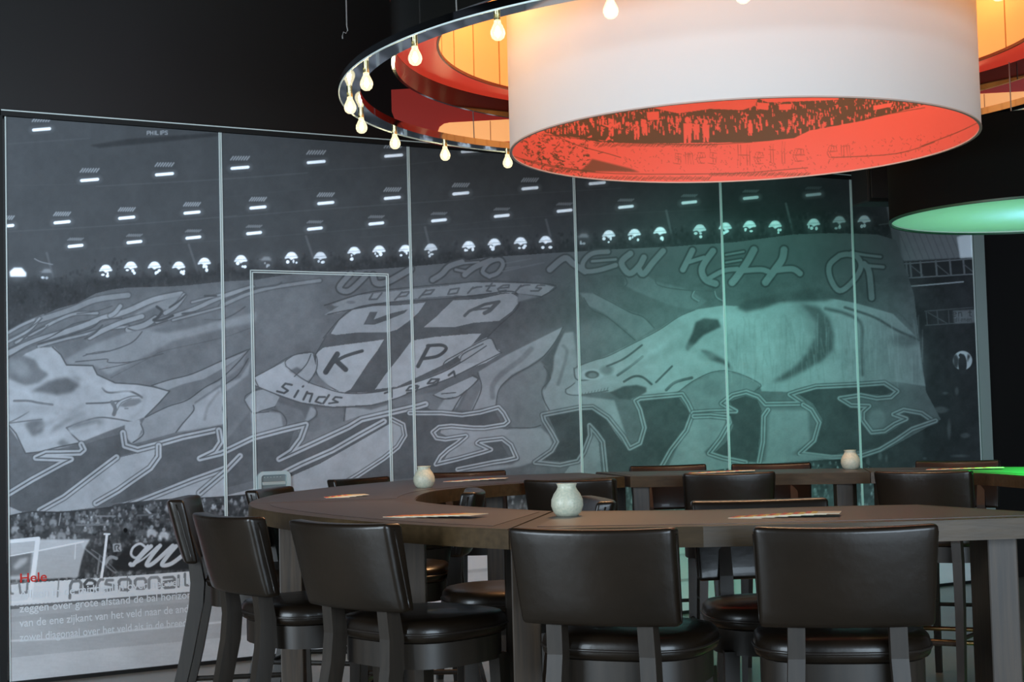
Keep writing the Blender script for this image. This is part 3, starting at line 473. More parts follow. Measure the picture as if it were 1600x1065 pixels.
low.poly([(10, 848), (60, 842), (141, 842), (132, 858), (126, 875), (121, 901), (12, 906)], 158, 1); low.poly([(60, 862), (125, 848), (132, 858), (121, 901), (55, 904)], 148, 1); low.poly([(11, 869), (50, 862), (47, 897), (11, 900)], 108, 1.5); low.poly([(20, 885), (30, 873), (44, 870), (40, 880), (25, 890)], 150, 2)
low.line([(11, 869), (60, 860), (130, 846)], 2, 182); low.line([(118, 850), (117, 873)], 1.5, 172)
def strip(y0, y1, v, x0=8, x1=1560):
    low.poly([(x0, hz(x0, y0)), (x1, hz(x1, y0)), (x1, hz(x1, y1)), (x0, hz(x0, y1))], v, 0)
strip(892, 924, 176); strip(924, 929, 104); strip(929, 1075, 146); strip(940, 948, 140); strip(1000, 1075, 158)
low.poly([(560, hz(560, 893)), (1560, hz(1560, 893)), (1560, 1065), (560, 1065)], 178, 60, 1); strip(972, 978, 140, 900)
low.line([(12, 941), (60, 938)], 3, 185); low.line([(12, 1001), (110, 996), (200, 985), (290, 977), (360, 970)], 3, 168, 2)
low.line([(59, 843), (53, 890), (46, 938)], 7, 186, 1); low.line([(11, 846), (60, 841)], 6, 186, 1)
low.line([(167, 835), (163, 870), (158, 905)], 4, 188, 1); low.line([(163, 834), (171, 834)], 3, 180)
low.line([(92, 903), (90, 932)], 2, 120); low.line([(199, 895), (199, 924)], 1.5, 110)
def rr(x0, y0, x1, y1, w=4.4, v=112, part='all'):
    P = {'all': [(x0+3, y0), (x1-3, y0-.6), (x1, y0+3), (x1-.6, y1-3), (x1-4, y1), (x0+3, y1), (x0, y1-3), (x0, y0+3), (x0+3, y0)], 'n': [(x0, y1), (x0, y0+3), (x0+3, y0), (x1-3, y0-.6), (x1, y0+3), (x1, y1)]}[part]
    low.line(P, w, v, 1, 1, False)
low.line([(15, 908), (16, 925), (20, 927)], 3.5, 120); low.line([(11, 912), (26, 911)], 3, 120); low.line([(30, 911), (32, 926), (42, 925), (43, 910)], 3.5, 120, smooth=False)
low.line([(109, 934), (110, 914), (113, 908), (124, 907), (127, 911), (126, 921), (122, 925), (111, 925)], 4.4, 108, 1, 1, False)
low.line([(134, 916), (147, 915), (149, 909), (144, 906), (137, 906), (132, 912), (134, 921), (147, 923)], 4.4, 80, 1, 1, False); low.line([(153, 923), (153, 910), (157, 905), (161, 905)], 4.2, 112, 1, 1, False)
low.line([(176, 906), (167, 906), (165, 912), (177, 914), (178, 920), (165, 922)], 4.2, 116, 1, 1, False); rr(186, 905, 204, 921); rr(211, 904, 228, 919, v=116); rr(233, 902, 249, 918, v=122, part='n')
low.line([(256, 902), (270, 901), (273, 904), (272, 917), (258, 918), (254, 914), (256, 909), (270, 907)], 4.2, 108, 1, 1, False); low.line([(279, 899), (279, 916)], 4, 112); low.line([(289, 896), (289, 912), (294, 914)], 4, 112)
low.a += rnoise(A.h, A.w, 90)*10+rnoise(A.h, A.w, 5)*3+(rnoise(A.h, A.w//6+2, 4).repeat(6, 1)[:, :A.w])*4
edge_y = np.interp(PX, [0, 12, 50, 90, 140, 170, 190, 262, 345, 430, 620, 900, 1100, 1200, 1290, 1340, 1380, 1440, 1560], [808, 806, 799, 800, 796, 792, 787, 780, 776, 768, 760, 748, 736, 724, 718, 716, 740, 760, 790])
mk = np.clip(PY-edge_y+.5, 0, 1); A.a = A.a*(1-mk)+low.a*mk
A.line([(12, 806), (50, 799), (90, 800), (140, 796), (170, 792), (190, 787), (262, 780), (345, 776), (430, 768)], 1.5, 60, 1)
np.clip(A.a, 25, 245, out=A.a)

# ================================================================ the room
TH = .524; WX, WY, PW, WH = -2.762, 8.267, 1.2336, 3.1
DX, DY = math.cos(TH), math.sin(TH)         # along the glass wall
NX, NY = DY, -DX                            # out of the wall towards the room
def wp(s, z, off=0): return (WX+DX*s+NX*off, WY+DY*s+NY*off, z)
def wbox(bm, s0, s1, z0, z1, o0, o1, bevel=0):
    c = wp((s0+s1)/2, (z0+z1)/2, (o0+o1)/2); box(bm, c, (s1-s0, abs(o1-o0), z1-z0), TH, bevel)
bm = bmesh.new(); box(bm, (2.5, 4, -.05), (22, 24, .1)); struct(obj('floor', bm, M['floor']))
bm = bmesh.new(); box(bm, (2.5, 4, 5.05), (22, 24, .1)); struct(obj('ceiling', bm, M['ceil']))
bm = bmesh.new(); wbox(bm, -.02, 12, WH+.035, 5, -.25, -.02); wbox(bm, -6, -.02, WH+.035, 5, -.25, -.02); struct(obj('wall_back', bm, M['wallblack']))
bm = bmesh.new(); wbox(bm, 7.56, 12, 0, WH+.035, -.25, -.02); struct(obj('wall_right', bm, M['wallblack']))
bm = bmesh.new(); wbox(bm, -6, -.3, 0, WH+.035, -1.6, -1.4); struct(obj('wall_left', bm, M['wallblack']))
bm = bmesh.new(); wbox(bm, -.34, -.13, 0, 1.02, -.62, -.5); wbox(bm, -.34, -.13, 1.35, 1.95, -.62, -.5); o = struct(obj('pillar', bm, M['redwall']), 'red painted pillar just behind the left edge of the glass wall', 'pillar')
bm = bmesh.new(); wbox(bm, -.34, -.13, 1.02, 1.35, -.62, -.5); obj('wood_band', bm, mat('warm_wood_band', (.5, .25, .1), .5), o)
bm = bmesh.new(); wbox(bm, -.02, 7.56, WH+.0, WH+.034, -.05, .02); o = struct(obj('trim_1', bm, M['black']))
bm = bmesh.new(); wbox(bm, -.02, 7.56, WH+.026, WH+.032, .021, .027); obj('rail_lip', bm, M['alu'], o)
bm = bmesh.new(); wbox(bm, -.02, 7.56, 0, .02, -.05, .02); struct(obj('trim_2', bm, M['black']))
bm = bmesh.new(); wbox(bm, -.05, -.012, 0, WH, -.05, .02); o = struct(obj('trim_3', bm, M['black']))
bm = bmesh.new(); wbox(bm, -.062, -.052, 0, WH, -.05, .0); obj('edge_strip', bm, M['alu'], o)
bm = bmesh.new(); wbox(bm, 7.45, 7.56, .02, WH, -.05, .005); o = struct(obj('trim_4', bm, mat('grey_green_post', (.42, .50, .48), .4)))
# six printed glass panels
names = ['tall printed glass panel at the left end, with red heading and goal net', 'printed glass panel with an outlined door and the crest letters V and K', 'printed glass panel with the crest letters A and P and year digits',
         'printed glass panel with the long animal snout beside the crest', 'printed glass panel with the big pale skull and word HELL', 'printed glass panel at the right end, with the word OF and a truss']
def srgb(v):
    v = np.clip(v/255., 0, 1); return np.where(v <= .04045, v/12.92, ((v+.055)/1.055)**2.4)
def print_mesh(name, nu, zs, f, tint, gain):
    """grid of nu columns by len(zs) rows, f(u, z) -> xyz, coloured from the drawn picture"""
    nz = len(zs); U, Z = np.meshgrid(np.linspace(0, 1, nu), zs); P = f(U.ravel(), Z.ravel())
    me = bpy.data.meshes.new(name); nv = nu*nz; me.vertices.add(nv); me.vertices.foreach_set('co', P.astype(np.float32).ravel())
    i = (np.arange(nz-1)[:, None]*nu+np.arange(nu-1)[None]).ravel(); q = np.stack([i, i+1, i+1+nu, i+nu], 1).astype(np.int32)
    me.loops.add(q.size); me.loops.foreach_set('vertex_index', q.ravel()); me.polygons.add(len(q)); me.polygons.foreach_set('loop_start', np.arange(0, q.size, 4, dtype=np.int32))
    me.update(calc_edges=True)
    px, py = project(P); c = tint(px, py)*gain; ca = me.color_attributes.new('print', 'FLOAT_COLOR', 'POINT')
    ca.data.foreach_set('color', np.concatenate([c, np.ones((nv, 1))], 1).astype(np.float32).ravel())
    return me
MURAL_GAIN = 2.0
def mural_tint(px, py):
    l = srgb(A.sample(px, py))**1.22*1.42; cool = np.clip((905-py)/120, 0, 1)[:, None]; cool = .35+.65*cool
    return l[:, None]*(1+cool*(np.array([[.92, 1.0, 1.10]])-1))
cols = [345, 305, 265, 235, 210, 190]
for k in range(6):
    s0, s1 = k*PW+.009, (k+1)*PW-.009
    if k == 5: s1 += .03
    ztop = np.linspace(.02, WH-.002, int([905, 400, 330, 310, 290, 280][k])) if k == 0 else np.concatenate([np.linspace(.02, .92, 90)[:-1], np.linspace(.92, WH-.002, [0, 620, 570, 520, 480, 450][k])])
    me = print_mesh('printed_sheet', cols[k], ztop, lambda u, z: np.stack([WX+DX*(s0+(s1-s0)*u), WY+DY*(s0+(s1-s0)*u), z], 1), mural_tint, MURAL_GAIN)
    root = empty('mural_panel', names[k], 'glass panel', wp(k*PW, 0), 0, None)
    sh = add('printed_sheet', me, M['mural'], root); sh.matrix_parent_inverse = Matrix.Translation(root.location).inverted()
    bm = bmesh.new(); wbox(bm, s0, s1, .02, WH-.002, -.03, -.003); o = obj('backing_glass', bm, M['black'], root); o.matrix_parent_inverse = Matrix.Translation(root.location).inverted()
    for a, b in ((s0-.007, s0), (s1, s1+.007)):
        bm = bmesh.new(); wbox(bm, a, b, .02, WH-.002, -.02, .006); o = obj('edge_profile', bm, M['alu'], root); o.matrix_parent_inverse = Matrix.Translation(root.location).inverted()
    if k == 1:
        da, db, dz = 1.405, 2.312, 2.29
        bm = bmesh.new()
        for a, b in ((.0, .006), (.012, .018)):
            wbox(bm, da+a, da+b, .02, dz-a, .0, .006); wbox(bm, db-b, db-a, .02, dz-a, .0, .006); wbox(bm, da+a, db-a, dz-b, dz-a, .0, .006)
        o = obj('door_outline', bm, M['alu'], root); o.matrix_parent_inverse = Matrix.Translation(root.location).inverted()
        # lock: rounded frame with a recessed plate and a cylinder
        bm = bmesh.new(); L = []
        def rrect(cx, cz, hw, hh, r, n=6):
            out = []
            for (sx, sz, a0) in ((1, 1, 0), (-1, 1, 90), (-1, -1, 180), (1, -1, 270)):
                for i in range(n+1):
                    t = math.radians(a0+90*i/n); out.append((cx+sx*(hw-r)+r*math.cos(t), cz+sz*(hh-r)+r*math.sin(t)))
            return out
        o1 = rrect(1.53, .985, .103, .108, .035); o2 = rrect(1.53, .985, .082, .087, .018)
        vs = [[bm.verts.new(wp(s, z, d)) for s, z in pl] for pl, d in ((o1, .0), (o1, .018), (o2, .018), (o2, .002))]
        n = len(o1)
        for a, b in zip(vs, vs[1:]):
            for i in range(n): bm.faces.new((a[i], a[(i+1) % n], b[(i+1) % n], b[i]))
        bmesh.ops.recalc_face_normals(bm, faces=bm.faces)
        lk = obj('door_lock', bm, M['steel'], root, smooth=True, angle=40); lk.matrix_parent_inverse = Matrix.Translation(root.location).inverted()
        bm = bmesh.new(); bm.faces.new([bm.verts.new(wp(s, z, .004)) for s, z in o2]); obj('lock_plate', bm, mat('grey_lock_plate', (.30, .36, .37), .4, metal=.5), lk)
        bm = bmesh.new(); wbox(bm, 1.608, 1.612, .9, 1.07, .003, .017); wbox(bm, 1.458, 1.602, 1.012, 1.030, .003, .012, .002)
        for i in range(6): wbox(bm, 1.47+i*.02, 1.475+i*.02, 1.056, 1.060, .003, .006)
        obj('latch', bm, mat('lock_latch', (.6, .68, .66), .35, metal=.3), lk)
    if k in (0, 2):
        def words(txt, s, z, height, s_end, m, nm):
            cu = bpy.data.curves.new('t', 'FONT'); cu.body = txt; cu.size = 1; cu.offset = .012; ob = bpy.data.objects.new('t', cu); COL.objects.link(ob)
            dg = bpy.context.evaluated_depsgraph_get(); me = bpy.data.meshes.new_from_object(ob.evaluated_get(dg)); bpy.data.objects.remove(ob)
            n = len(me.vertices); co = np.zeros(n*3); me.vertices.foreach_get('co', co); co = co.reshape(-1, 3); w = co[:, 0].max()
            sx = (s_end-s)/w if s_end else height/.72; sz = height/.72
            ss = s+co[:, 0]*sx; zz = z+co[:, 1]*sz
            co2 = np.stack([WX+DX*ss+NX*.002, WY+DY*ss+NY*.002, zz], 1); me.vertices.foreach_set('co', co2.ravel()); me.materials.clear(); me.update()
            t = add(nm, me, m, root); t.matrix_parent_inverse = Matrix.Translation(root.location).inverted(); return t
        if k == 0:
            words('Hele', .058, .547, .050, .205, M['redtext'], 'heading_text')
            for txt, z, e in (('Alleen in de middenlijn over het veld als', .462, 1.06), ('zeggen over grote afstand de bal horizontaal', .386, 1.10), ('van de ene zijkant van het veld naar de ander', .308, 1.05), ('zowel diagonaal over het veld als in de breedte', .230, 1.03)):
                words(txt, .058, z, .044, e, M['whitetext'], 'caption_text')
        else:
            words('De', 3.045, .60, .05, None, M['whitetext'], 'caption_text'); words('e s', 3.045, .52, .045, None, M['whitetext'], 'caption_text')

# ================================================================ lamps
LC = (1.045, 6.735); TZ_ = 1.075
# large white drum with a printed red lining
root = empty('drum_pendant_lamp', 'large off-white fabric drum lamp with red crowd print lining', 'lamp', (*LC, 2.554)); R = 1.032
def fabric(name, col, mix, rough=.8):
    m = bpy.data.materials.new(name); m.use_nodes = True; nt = m.node_tree; nt.nodes.clear()
    o = nt.nodes.new('ShaderNodeOutputMaterial'); a = nt.nodes.new('ShaderNodeBsdfDiffuse'); b = nt.nodes.new('ShaderNodeBsdfTranslucent'); x = nt.nodes.new('ShaderNodeMixShader')
    a.inputs[0].default_value = (*col, 1); b.inputs[0].default_value = (*col, 1); x.inputs[0].default_value = mix
    nt.links.new(a.outputs[0], x.inputs[1]); nt.links.new(b.outputs[0], x.inputs[2]); nt.links.new(x.outputs[0], o.inputs[0]); return m
M['shade'] = mat('off_white_shade_fabric', (.73, .715, .685), .8, bump=((60, 60, 60), .08, .002))
bm = bmesh.new(); lathe(bm, [(R, 0), (R, .68), (R-.008, .68), (R-.008, 0)], 160, True); obj('shade', bm, M['shade'], root, True, 30)
bm = bmesh.new(); lathe(bm, [(R+.002, -.003), (R+.002, .003), (R-.010, .003), (R-.010, -.003)], 160, True); obj('rim', bm, mat('pale_rim_tape', (.55, .42, .36), .5), root, True, 30)
bm = bmesh.new(); lathe(bm, [(R-.01, .672), (.02, .672), (.02, .676), (R-.01, .676)], 96, True); obj('bounce_disc', bm, mat('white_bounce', (.85, .8, .75), .8), root, True, 30)  # unseen white disc, added to bounce the light inside the drum
# the lining picture
B = Art(785, 135, 1550, 295, 4, 1.0)      # 1 = red, 0 = brown
def bpoly(p, v, soft=0, al=1): B.poly(p, v, soft, al)
bpoly([(840, 200), (858, 190), (900, 178), (960, 168), (1040, 158), (1100, 152), (1300, 148), (1440, 155), (1456, 160), (1420, 170), (1350, 188), (1265, 204), (1240, 216), (1180, 222), (1100, 223), (1040, 224), (970, 223), (935, 222), (905, 215), (870, 212)], 0.0)
bpoly([(1000, 163), (1110, 152), (1185, 152), (1180, 165), (1160, 172), (1110, 170), (1060, 177), (1035, 172)], 1.0); bpoly([(1010, 175), (1030, 174), (1029, 187), (1012, 188)], 1); bpoly([(1180, 152), (1310, 151), (1310, 156), (1200, 160)], 1)
bpoly([(1183, 160), (1202, 161), (1200, 172), (1182, 170)], 1); bpoly([(1216, 163), (1238, 162), (1236, 171), (1218, 172)], 1); bpoly([(1365, 165), (1395, 160), (1392, 167), (1365, 172)], 1)
for _ in range(560):     # people standing in rows
    x = RNG.uniform(850, 1440); t = (x-850)/590; top = 200-42*math.sin(min(1, t*1.6)*PI/2); y = RNG.uniform(top-6, 208 if x < 1240 else 208-(x-1240)*.2); h = RNG.uniform(5, 10) if y > 185 else RNG.uniform(3, 6)
    if B.sample(np.array([x]), np.array([y]))[0] > .6 and RNG.random() < .7: continue
    w = h*.17; B.ell(x, y-h*.42, w*.8, w, 1, .5, .95); B.poly([(x-w, y-h*.25), (x+w, y-h*.25), (x+w*1.1, y+h*.1), (x+w*.6, y+h*.5), (x-w*.6, y+h*.5), (x-w*.8, y+h*.1)], 1, 0, .9)
    if RNG.random() < .3: B.line([(x, y-h*.2), (x+RNG.choice([-1, 1])*w*2.6, y-h*.45)], 1.2, 1, .6)
for x, y, h in [(1074, 205, 42), (1088, 203, 30), (1103, 205, 34), (1008, 200, 24), (955, 200, 26), (1172, 200, 24), (995, 204, 28)]:
    w = h*.16; B.ell(x, y-h*.42, w*.6, w*.75, 1, .5); B.poly([(x-w, y-h*.3), (x+w, y-h*.3), (x+w, y+h*.05), (x+w*.8, y+h*.5), (x+w*.2, y+h*.5), (x, y+h*.12), (x-w*.3, y+h*.5), (x-w*.8, y+h*.5)], 1)
B.line([(942, 194), (955, 198), (968, 192)], 3, 1, .6)
for _ in range(900):
    x = RNG.uniform(815, 1000); y = RNG.uniform(190, 275); B.line([(x, y), (x+RNG.uniform(-5, 5), y+RNG.uniform(-4, 4))], RNG.uniform(.6, 2.2), 0, .6, .85) if (y < 226 or x < 920) and RNG.random() < .8-(x-815)/300 else None
for _ in range(40):
    x = RNG.uniform(825, 960); y = RNG.uniform(205, 262); s_ = RNG.uniform(4, 9); B.poly([(x+RNG.uniform(-s_, s_), y+RNG.uniform(-s_*.6, s_*.6)) for _ in range(5)], RNG.choice([0, 1], p=[.6, .4]))
bpoly([(925, 248), (985, 263), (1000, 269), (960, 268), (905, 268), (920, 255)], 0.15, 1)
for p in ([(850, 210), (900, 216), (960, 222), (1090, 226), (1175, 222)], [(800, 243), (840, 256), (900, 266), (960, 271), (1060, 272), (1160, 270), (1262, 262)], [(815, 248), (870, 260), (930, 268)], [(1350, 186), (1400, 176), (1445, 168)], [(1300, 246), (1400, 240), (1460, 222)], [(860, 208), (900, 226), (950, 240), (970, 246)], [(1538, 186), (1500, 205), (1440, 228)]): B.line(p, 1.4, 0, .6, .8)
for (x0, x1, ya, yb) in ((900, 1110, 276, 281), (1110, 1265, 270, 274), (830, 900, 262, 272), (930, 1120, 224, 229)):
    for x in np.arange(x0, x1, 2.2): 
        y = ya+(yb-ya)*.5+RNG.uniform(-1.5, 1.5); B.line([(x-2, y+2.2), (x+2, y-2.2)], .9, 0, .5, .85)
for _ in range(330):
    x = RNG.uniform(960, 1500); y = RNG.uniform(228, 268)-(max(0, x-1250)*.09); B.line([(x, y), (x+RNG.uniform(-2.5, 2.5), y+RNG.uniform(-4, 4))], RNG.uniform(.5, 1.1), 0, .5, .55)
for (ch, x, y, w, h) in [('s', 1052, 232, 14, 24), ('n', 1070, 232, 15, 24), ('e', 1088, 231, 15, 24), ('s', 1106, 230, 15, 26), ('H', 1153, 226, 20, 32), ('e', 1178, 230, 16, 26), ('t', 1201, 224, 12, 32), ('l', 1220, 221, 9, 34), ('e', 1238, 224, 20, 28), ('e', 1292, 220, 17, 26), ('n', 1313, 218, 18, 28)]:
    for dx, dy in ((0, 0), (4, .5)): glyph(B, ch, x+dx, y+dy, w-4, h, .8, .35)
def lining_tint(px, py):
    v = np.clip(B.sample(px, py), 0, 1)[:, None]; return v*np.array([[.74, .118, .078]])+(1-v)*np.array([[.095, .055, .022]])
def on_drum(u, z):
    t = np.radians(-12+204*u); return np.stack([LC[0]+(R-.0095)*np.cos(t), LC[1]+(R-.0095)*np.sin(t), z], 1)
me = print_mesh('printed_lining', 820, np.linspace(2.556, 3.05, 190), on_drum, lining_tint, 1.0)
ln = add('printed_lining', me, vc_mat('printed_red_lining', .6), root); ln.matrix_parent_inverse = Matrix.Translation(root.location).inverted()
bm = bmesh.new(); lathe(bm, [(R-.0095, .002), (R-.0095, .496)], 60, False, math.radians(192), math.radians(348)); lathe(bm, [(R-.0092, .496), (R-.0092, .67)], 120)
obj('plain_lining', bm, mat('plain_red_lining', (.80, .09, .05), .6), root, True, 40)
for a in (60, 180, 300):
    bm = bmesh.new(); c, s = math.cos(math.radians(a)), math.sin(math.radians(a)); tube(bm, [(c*.9, s*.9, .67), (c*.9, s*.9, 2.446)], .0035, 6); obj('suspension_wire', bm, M['wire'], root)
for a in (0, 90, 180, 270):
    lamp('drum_downlight', 'SPOT', (LC[0]+.5*math.cos(math.radians(a)), LC[1]+.5*math.sin(math.radians(a)), 2.62), 22, (1, .62, .30), target=(LC[0]+.9*math.cos(math.radians(a)), LC[1]+.9*math.sin(math.radians(a)), 0), radius=.12, angle=math.radians(86), blend=1)
for (x_, y_, tx, ty, p_) in ((-.1, -.85, .75, 4.15, 20), (-.6, -.7, -.55, 4.9, 110), (-.85, -.2, -.75, 6.1, 45)):  # added spots below the drum to warm the tabletops, not real fittings
    lamp('table_fill_spot', 'SPOT', (LC[0]+x_, LC[1]+y_, 2.575), p_, (1, .56, .24), target=(tx, ty, TZ_), radius=.09, angle=math.radians(70), blend=.9)
for a in (30, 150, 270):
    lamp('drum_lamp_light', 'POINT', (LC[0]+.45*math.cos(math.radians(a)), LC[1]+.45*math.sin(math.radians(a)), 3.10), 7, (1, .76, .56), radius=.12)

# chrome ring carrying bare bulbs
root = empty('bulb_ring_chandelier', 'wide mirrored ring chandelier hung with clear bulbs around the white drum', 'chandelier', (*LC, 2.83)); root.rotation_euler = (0, math.radians(-1), 0)
bm = bmesh.new(); lathe(bm, [(1.69, .0), (1.78, .0), (1.78, .034), (1.69, .034)], 200, True); obj('ring', bm, M['chrome'], root, True, 30)
bm = bmesh.new(); lathe(bm, [(1.779, -.003), (1.784, -.003), (1.784, .003), (1.779, .003)], 200, True); obj('ring_edge', bm, M['alu'], root, True, 30)
M['bulb'] = mat('lit_clear_bulb', (.95, .93, .8), .08, trans=0, emit=((1, .88, .50), 1.1)); M['filament'] = mat('glowing_filament', (1, .8, .4), .5, emit=((1, .80, .42), 90))
gl = bpy.data.materials.new('clear_bulb_glass'); gl.use_nodes = True; nt = gl.node_tree; nt.nodes.clear()
o_ = nt.nodes.new('ShaderNodeOutputMaterial'); g1 = nt.nodes.new('ShaderNodeBsdfTransparent'); g2 = nt.nodes.new('ShaderNodeBsdfGlossy'); g2.inputs['Roughness'].default_value = .04; mx = nt.nodes.new('ShaderNodeMixShader')
em = nt.nodes.new('ShaderNodeEmission'); em.inputs[0].default_value = (1, .86, .50, 1); em.inputs[1].default_value = .7; ad = nt.nodes.new('ShaderNodeAddShader')
lw = nt.nodes.new('ShaderNodeLayerWeight'); lw.inputs[0].default_value = .35; nt.links.new(lw.outputs['Facing'], mx.inputs[0]); nt.links.new(g1.outputs[0], mx.inputs[1]); nt.links.new(g2.outputs[0], mx.inputs[2])
nt.links.new(mx.outputs[0], ad.inputs[0]); nt.links.new(em.outputs[0], ad.inputs[1]); nt.links.new(ad.outputs[0], o_.inputs[0])
bulbs = []
bm = bmesh.new(); lathe(bm, [(.0005, -.098), (.012, -.096), (.022, -.088), (.027, -.074), (.026, -.062), (.019, -.046), (.013, -.034), (.0115, -.02)], 20); b_me = obj('bulb', bm, gl, root, True).data
first = [o for o in COL.objects if o.data is b_me][0]
bm = bmesh.new(); tube(bm, [(0, 0, .002), (0, 0, -.024)], .0125, 14); s_me = obj('socket', bm, mat('brass_socket', (.75, .66, .35), .25, metal=1), first, True, 40).data
bm = bmesh.new(); lathe(bm, [(.0003, -.082), (.006, -.080), (.0095, -.072), (.008, -.060), (.004, -.048), (.0003, -.044)], 10); f_me = obj('filament', bm, M['filament'], first, True).data
first.location = (1.735*math.cos(math.radians(7)), 1.735*math.sin(math.radians(7)), 0)
for k in range(1, 24):
    a = math.radians(7+15*k); b = first.copy(); COL.objects.link(b); b.parent = root; b.location = (1.735*math.cos(a), 1.735*math.sin(a), 0)
    for ch in list(first.children): c = ch.copy(); COL.objects.link(c); c.parent = b
for a in (45, 135, 225, 315):
    bm = bmesh.new(); c, s = math.cos(math.radians(a)), math.sin(math.radians(a)); tube(bm, [(c*1.72, s*1.72, .03), (c*1.72, s*1.72, 2.2)], .003, 6); obj('suspension_wire', bm, M['wire'], root)

# outer black and red drum with glowing orange inside
root = empty('outer_ring_lamp', 'huge black and red ring lamp with glowing orange inside above the white drum', 'lamp', (*LC, 2.94))
bm = bmesh.new(); lathe(bm, [(1.55, 0), (1.55, .26), (1.535, .26), (1.535, .088), (1.535, 0)], 180, True); obj('black_hoop', bm, M['glossblack'], root, True, 30)
bm = bmesh.new(); lathe(bm, [(1.549, .26), (1.549, 1.3), (1.53, 1.3), (1.53, .26)], 180, True); obj('outer_shade', bm, M['red'], root, True, 30)
bm = bmesh.new(); lathe(bm, [(1.534, .09), (1.345, .09), (1.345, .10), (1.534, .10)], 180, True); obj('red_flange', bm, mat('glowing_red_flange', (.62, .035, .02), .35, emit=((1, .07, .035), .42)), root, True, 30)
orange = mat('glowing_orange_fabric', (.95, .58, .20), .7, emit=((1, .40, .13), .5))
bm = bmesh.new(); lathe(bm, [(1.344, .10), (1.344, 1.3)], 180); obj('inner_shade', bm, orange, root, True, 30)
bm = bmesh.new(); lathe(bm, [(1.348, .086), (1.338, .086), (1.338, .10), (1.348, .10)], 180, True); obj('flange_lip', bm, mat('dark_red_lip', (.25, .02, .012), .4), root, True, 30)
sm_ = mat('shade_seam', (.6, .28, .08), .7)
for k in range(36):
    bm = bmesh.new(); a = math.radians(k*10+3); box(bm, (1.3425*math.cos(a), 1.3425*math.sin(a), .7), (.002, .006, 1.2), a); obj('shade_seam', bm, sm_, root)
bm = bmesh.new(); lathe(bm, [(1.34, 1.29), (1.04, 1.29), (1.04, 1.30), (1.34, 1.30)], 120, True); obj('top_panel', bm, mat('warm_top_panel', (.9, .6, .3), .7), root, True, 30)
for a, p in ((203, 11), (160, 2), (110, 1.5), (60, 1.5), (15, 2), (320, 1), (250, 1)):
    lamp('ring_lamp_light', 'POINT', (LC[0]+1.19*math.cos(math.radians(a)), LC[1]+1.19*math.sin(math.radians(a)), 3.42), p, (1, .70, .36), radius=.05)
for a in (0, 120, 240):
    bm = bmesh.new(); c, s = math.cos(math.radians(a)), math.sin(math.radians(a)); tube(bm, [(c*1.5, s*1.5, 1.29), (c*1.5, s*1.5, 2.06)], .004, 6); obj('suspension_wire', bm, M['wire'], root)

# added box, shaped to give the red and orange glow behind the ring
root = empty('added_glow_box', 'added long red box with glowing rounded orange panel behind the bulb ring', 'light', (-.706, 8.9, 2.9), -math.atan(.14))
body = [(.03, 3.33), (.03, 3.20), (.055, 3.13), (.11, 3.07), (.19, 3.03), (.3, 3.00), (.45, 2.975), (3.75, 2.975), (3.9, 3.0), (4.0, 3.08), (4.02, 3.2), (4.02, 3.33)]
pan = [(.308, 3.065), (.318, 3.09), (.345, 3.108), (.38, 3.113), (3.70, 3.113), (3.74, 3.10), (3.75, 3.06), (3.72, 3.02), (3.66, 2.985), (.50, 2.985), (.40, 3.0), (.34, 3.025)]
def vprism(bm, poly, y0, y1, dz=-2.9):
    a = [bm.verts.new((x, y0, z+dz)) for x, z in poly]; b = [bm.verts.new((x, y1, z+dz)) for x, z in poly]; n = len(poly)
    bm.faces.new(a); bm.faces.new(b[::-1])
    for k in range(n): bm.faces.new((a[k], a[(k+1) % n], b[(k+1) % n], b[k]))
    bmesh.ops.recalc_face_normals(bm, faces=bm.faces)
bm = bmesh.new(); vprism(bm, body, 0, .1); obj('box_body', bm, mat('dark_red_glow', (.36, .022, .014), .25, emit=((1, .06, .03), .06)), root)  # body given a faint red glow of its own
bm = bmesh.new(); vprism(bm, pan, -.012, .0); obj('lit_panel', bm, mat('lit_orange_panel', (.9, .5, .2), .4, emit=((1, .36, .10), .62)), root)
sm_ = mat('panel_seam', (.5, .2, .06), .5)
for k in range(11): bm = bmesh.new(); box(bm, (.62+k*.28, -.0125, .149), (.004, .003, .12)); obj('panel_seam', bm, sm_, root)
for x in (.6, 3.4):
    bm = bmesh.new(); tube(bm, [(x, .05, .43), (x, .05, 2.1)], .006, 6); obj('suspension_wire', bm, M['wire'], root)

# black drum lamp with green light
GC = (2.80, 7.9); root = empty('green_drum_lamp', 'black drum lamp glowing green and cyan from below at the right', 'lamp', (*GC, 2.354)); GR = .785
bm = bmesh.new(); lathe(bm, [(GR, 0), (GR, .42), (GR-.01, .42), (GR-.01, 0)], 140, True); obj('shade', bm, mat('black_shade_fabric', (.0025, .003, .0025), .9, espec=.1), root, True, 30)
bm = bmesh.new(); lathe(bm, [(GR-.0105, .004), (GR-.0105, .41)], 140); obj('lining', bm, mat('white_shade_lining', (.8, .85, .8), .7), root, True, 30)
bm = bmesh.new(); lathe(bm, [(.001, .012), (GR-.012, .012), (GR-.012, .016), (.001, .016)], 120); obj('diffuser', bm, fabric('frosted_diffuser', (.85, .9, .88), .7), root, True, 30)
bm = bmesh.new(); lathe(bm, [(GR+.003, -.005), (GR+.003, .006), (GR-.011, .006), (GR-.011, -.005)], 140, True); obj('rim', bm, mat('dark_green_rim', (.01, .06, .03), .4), root, True, 30)
bm = bmesh.new(); lathe(bm, [(.001, .40), (GR-.011, .40), (GR-.011, .41), (.001, .41)], 96); obj('top_plate', bm, M['glossblack'], root, True, 30)
for a in (0, 120, 240):
    bm = bmesh.new(); c, s = math.cos(math.radians(a)), math.sin(math.radians(a)); tube(bm, [(c*.7, s*.7, .40), (c*.7, s*.7, 2.646)], .003, 6); obj('suspension_wire', bm, M['wire'], root)
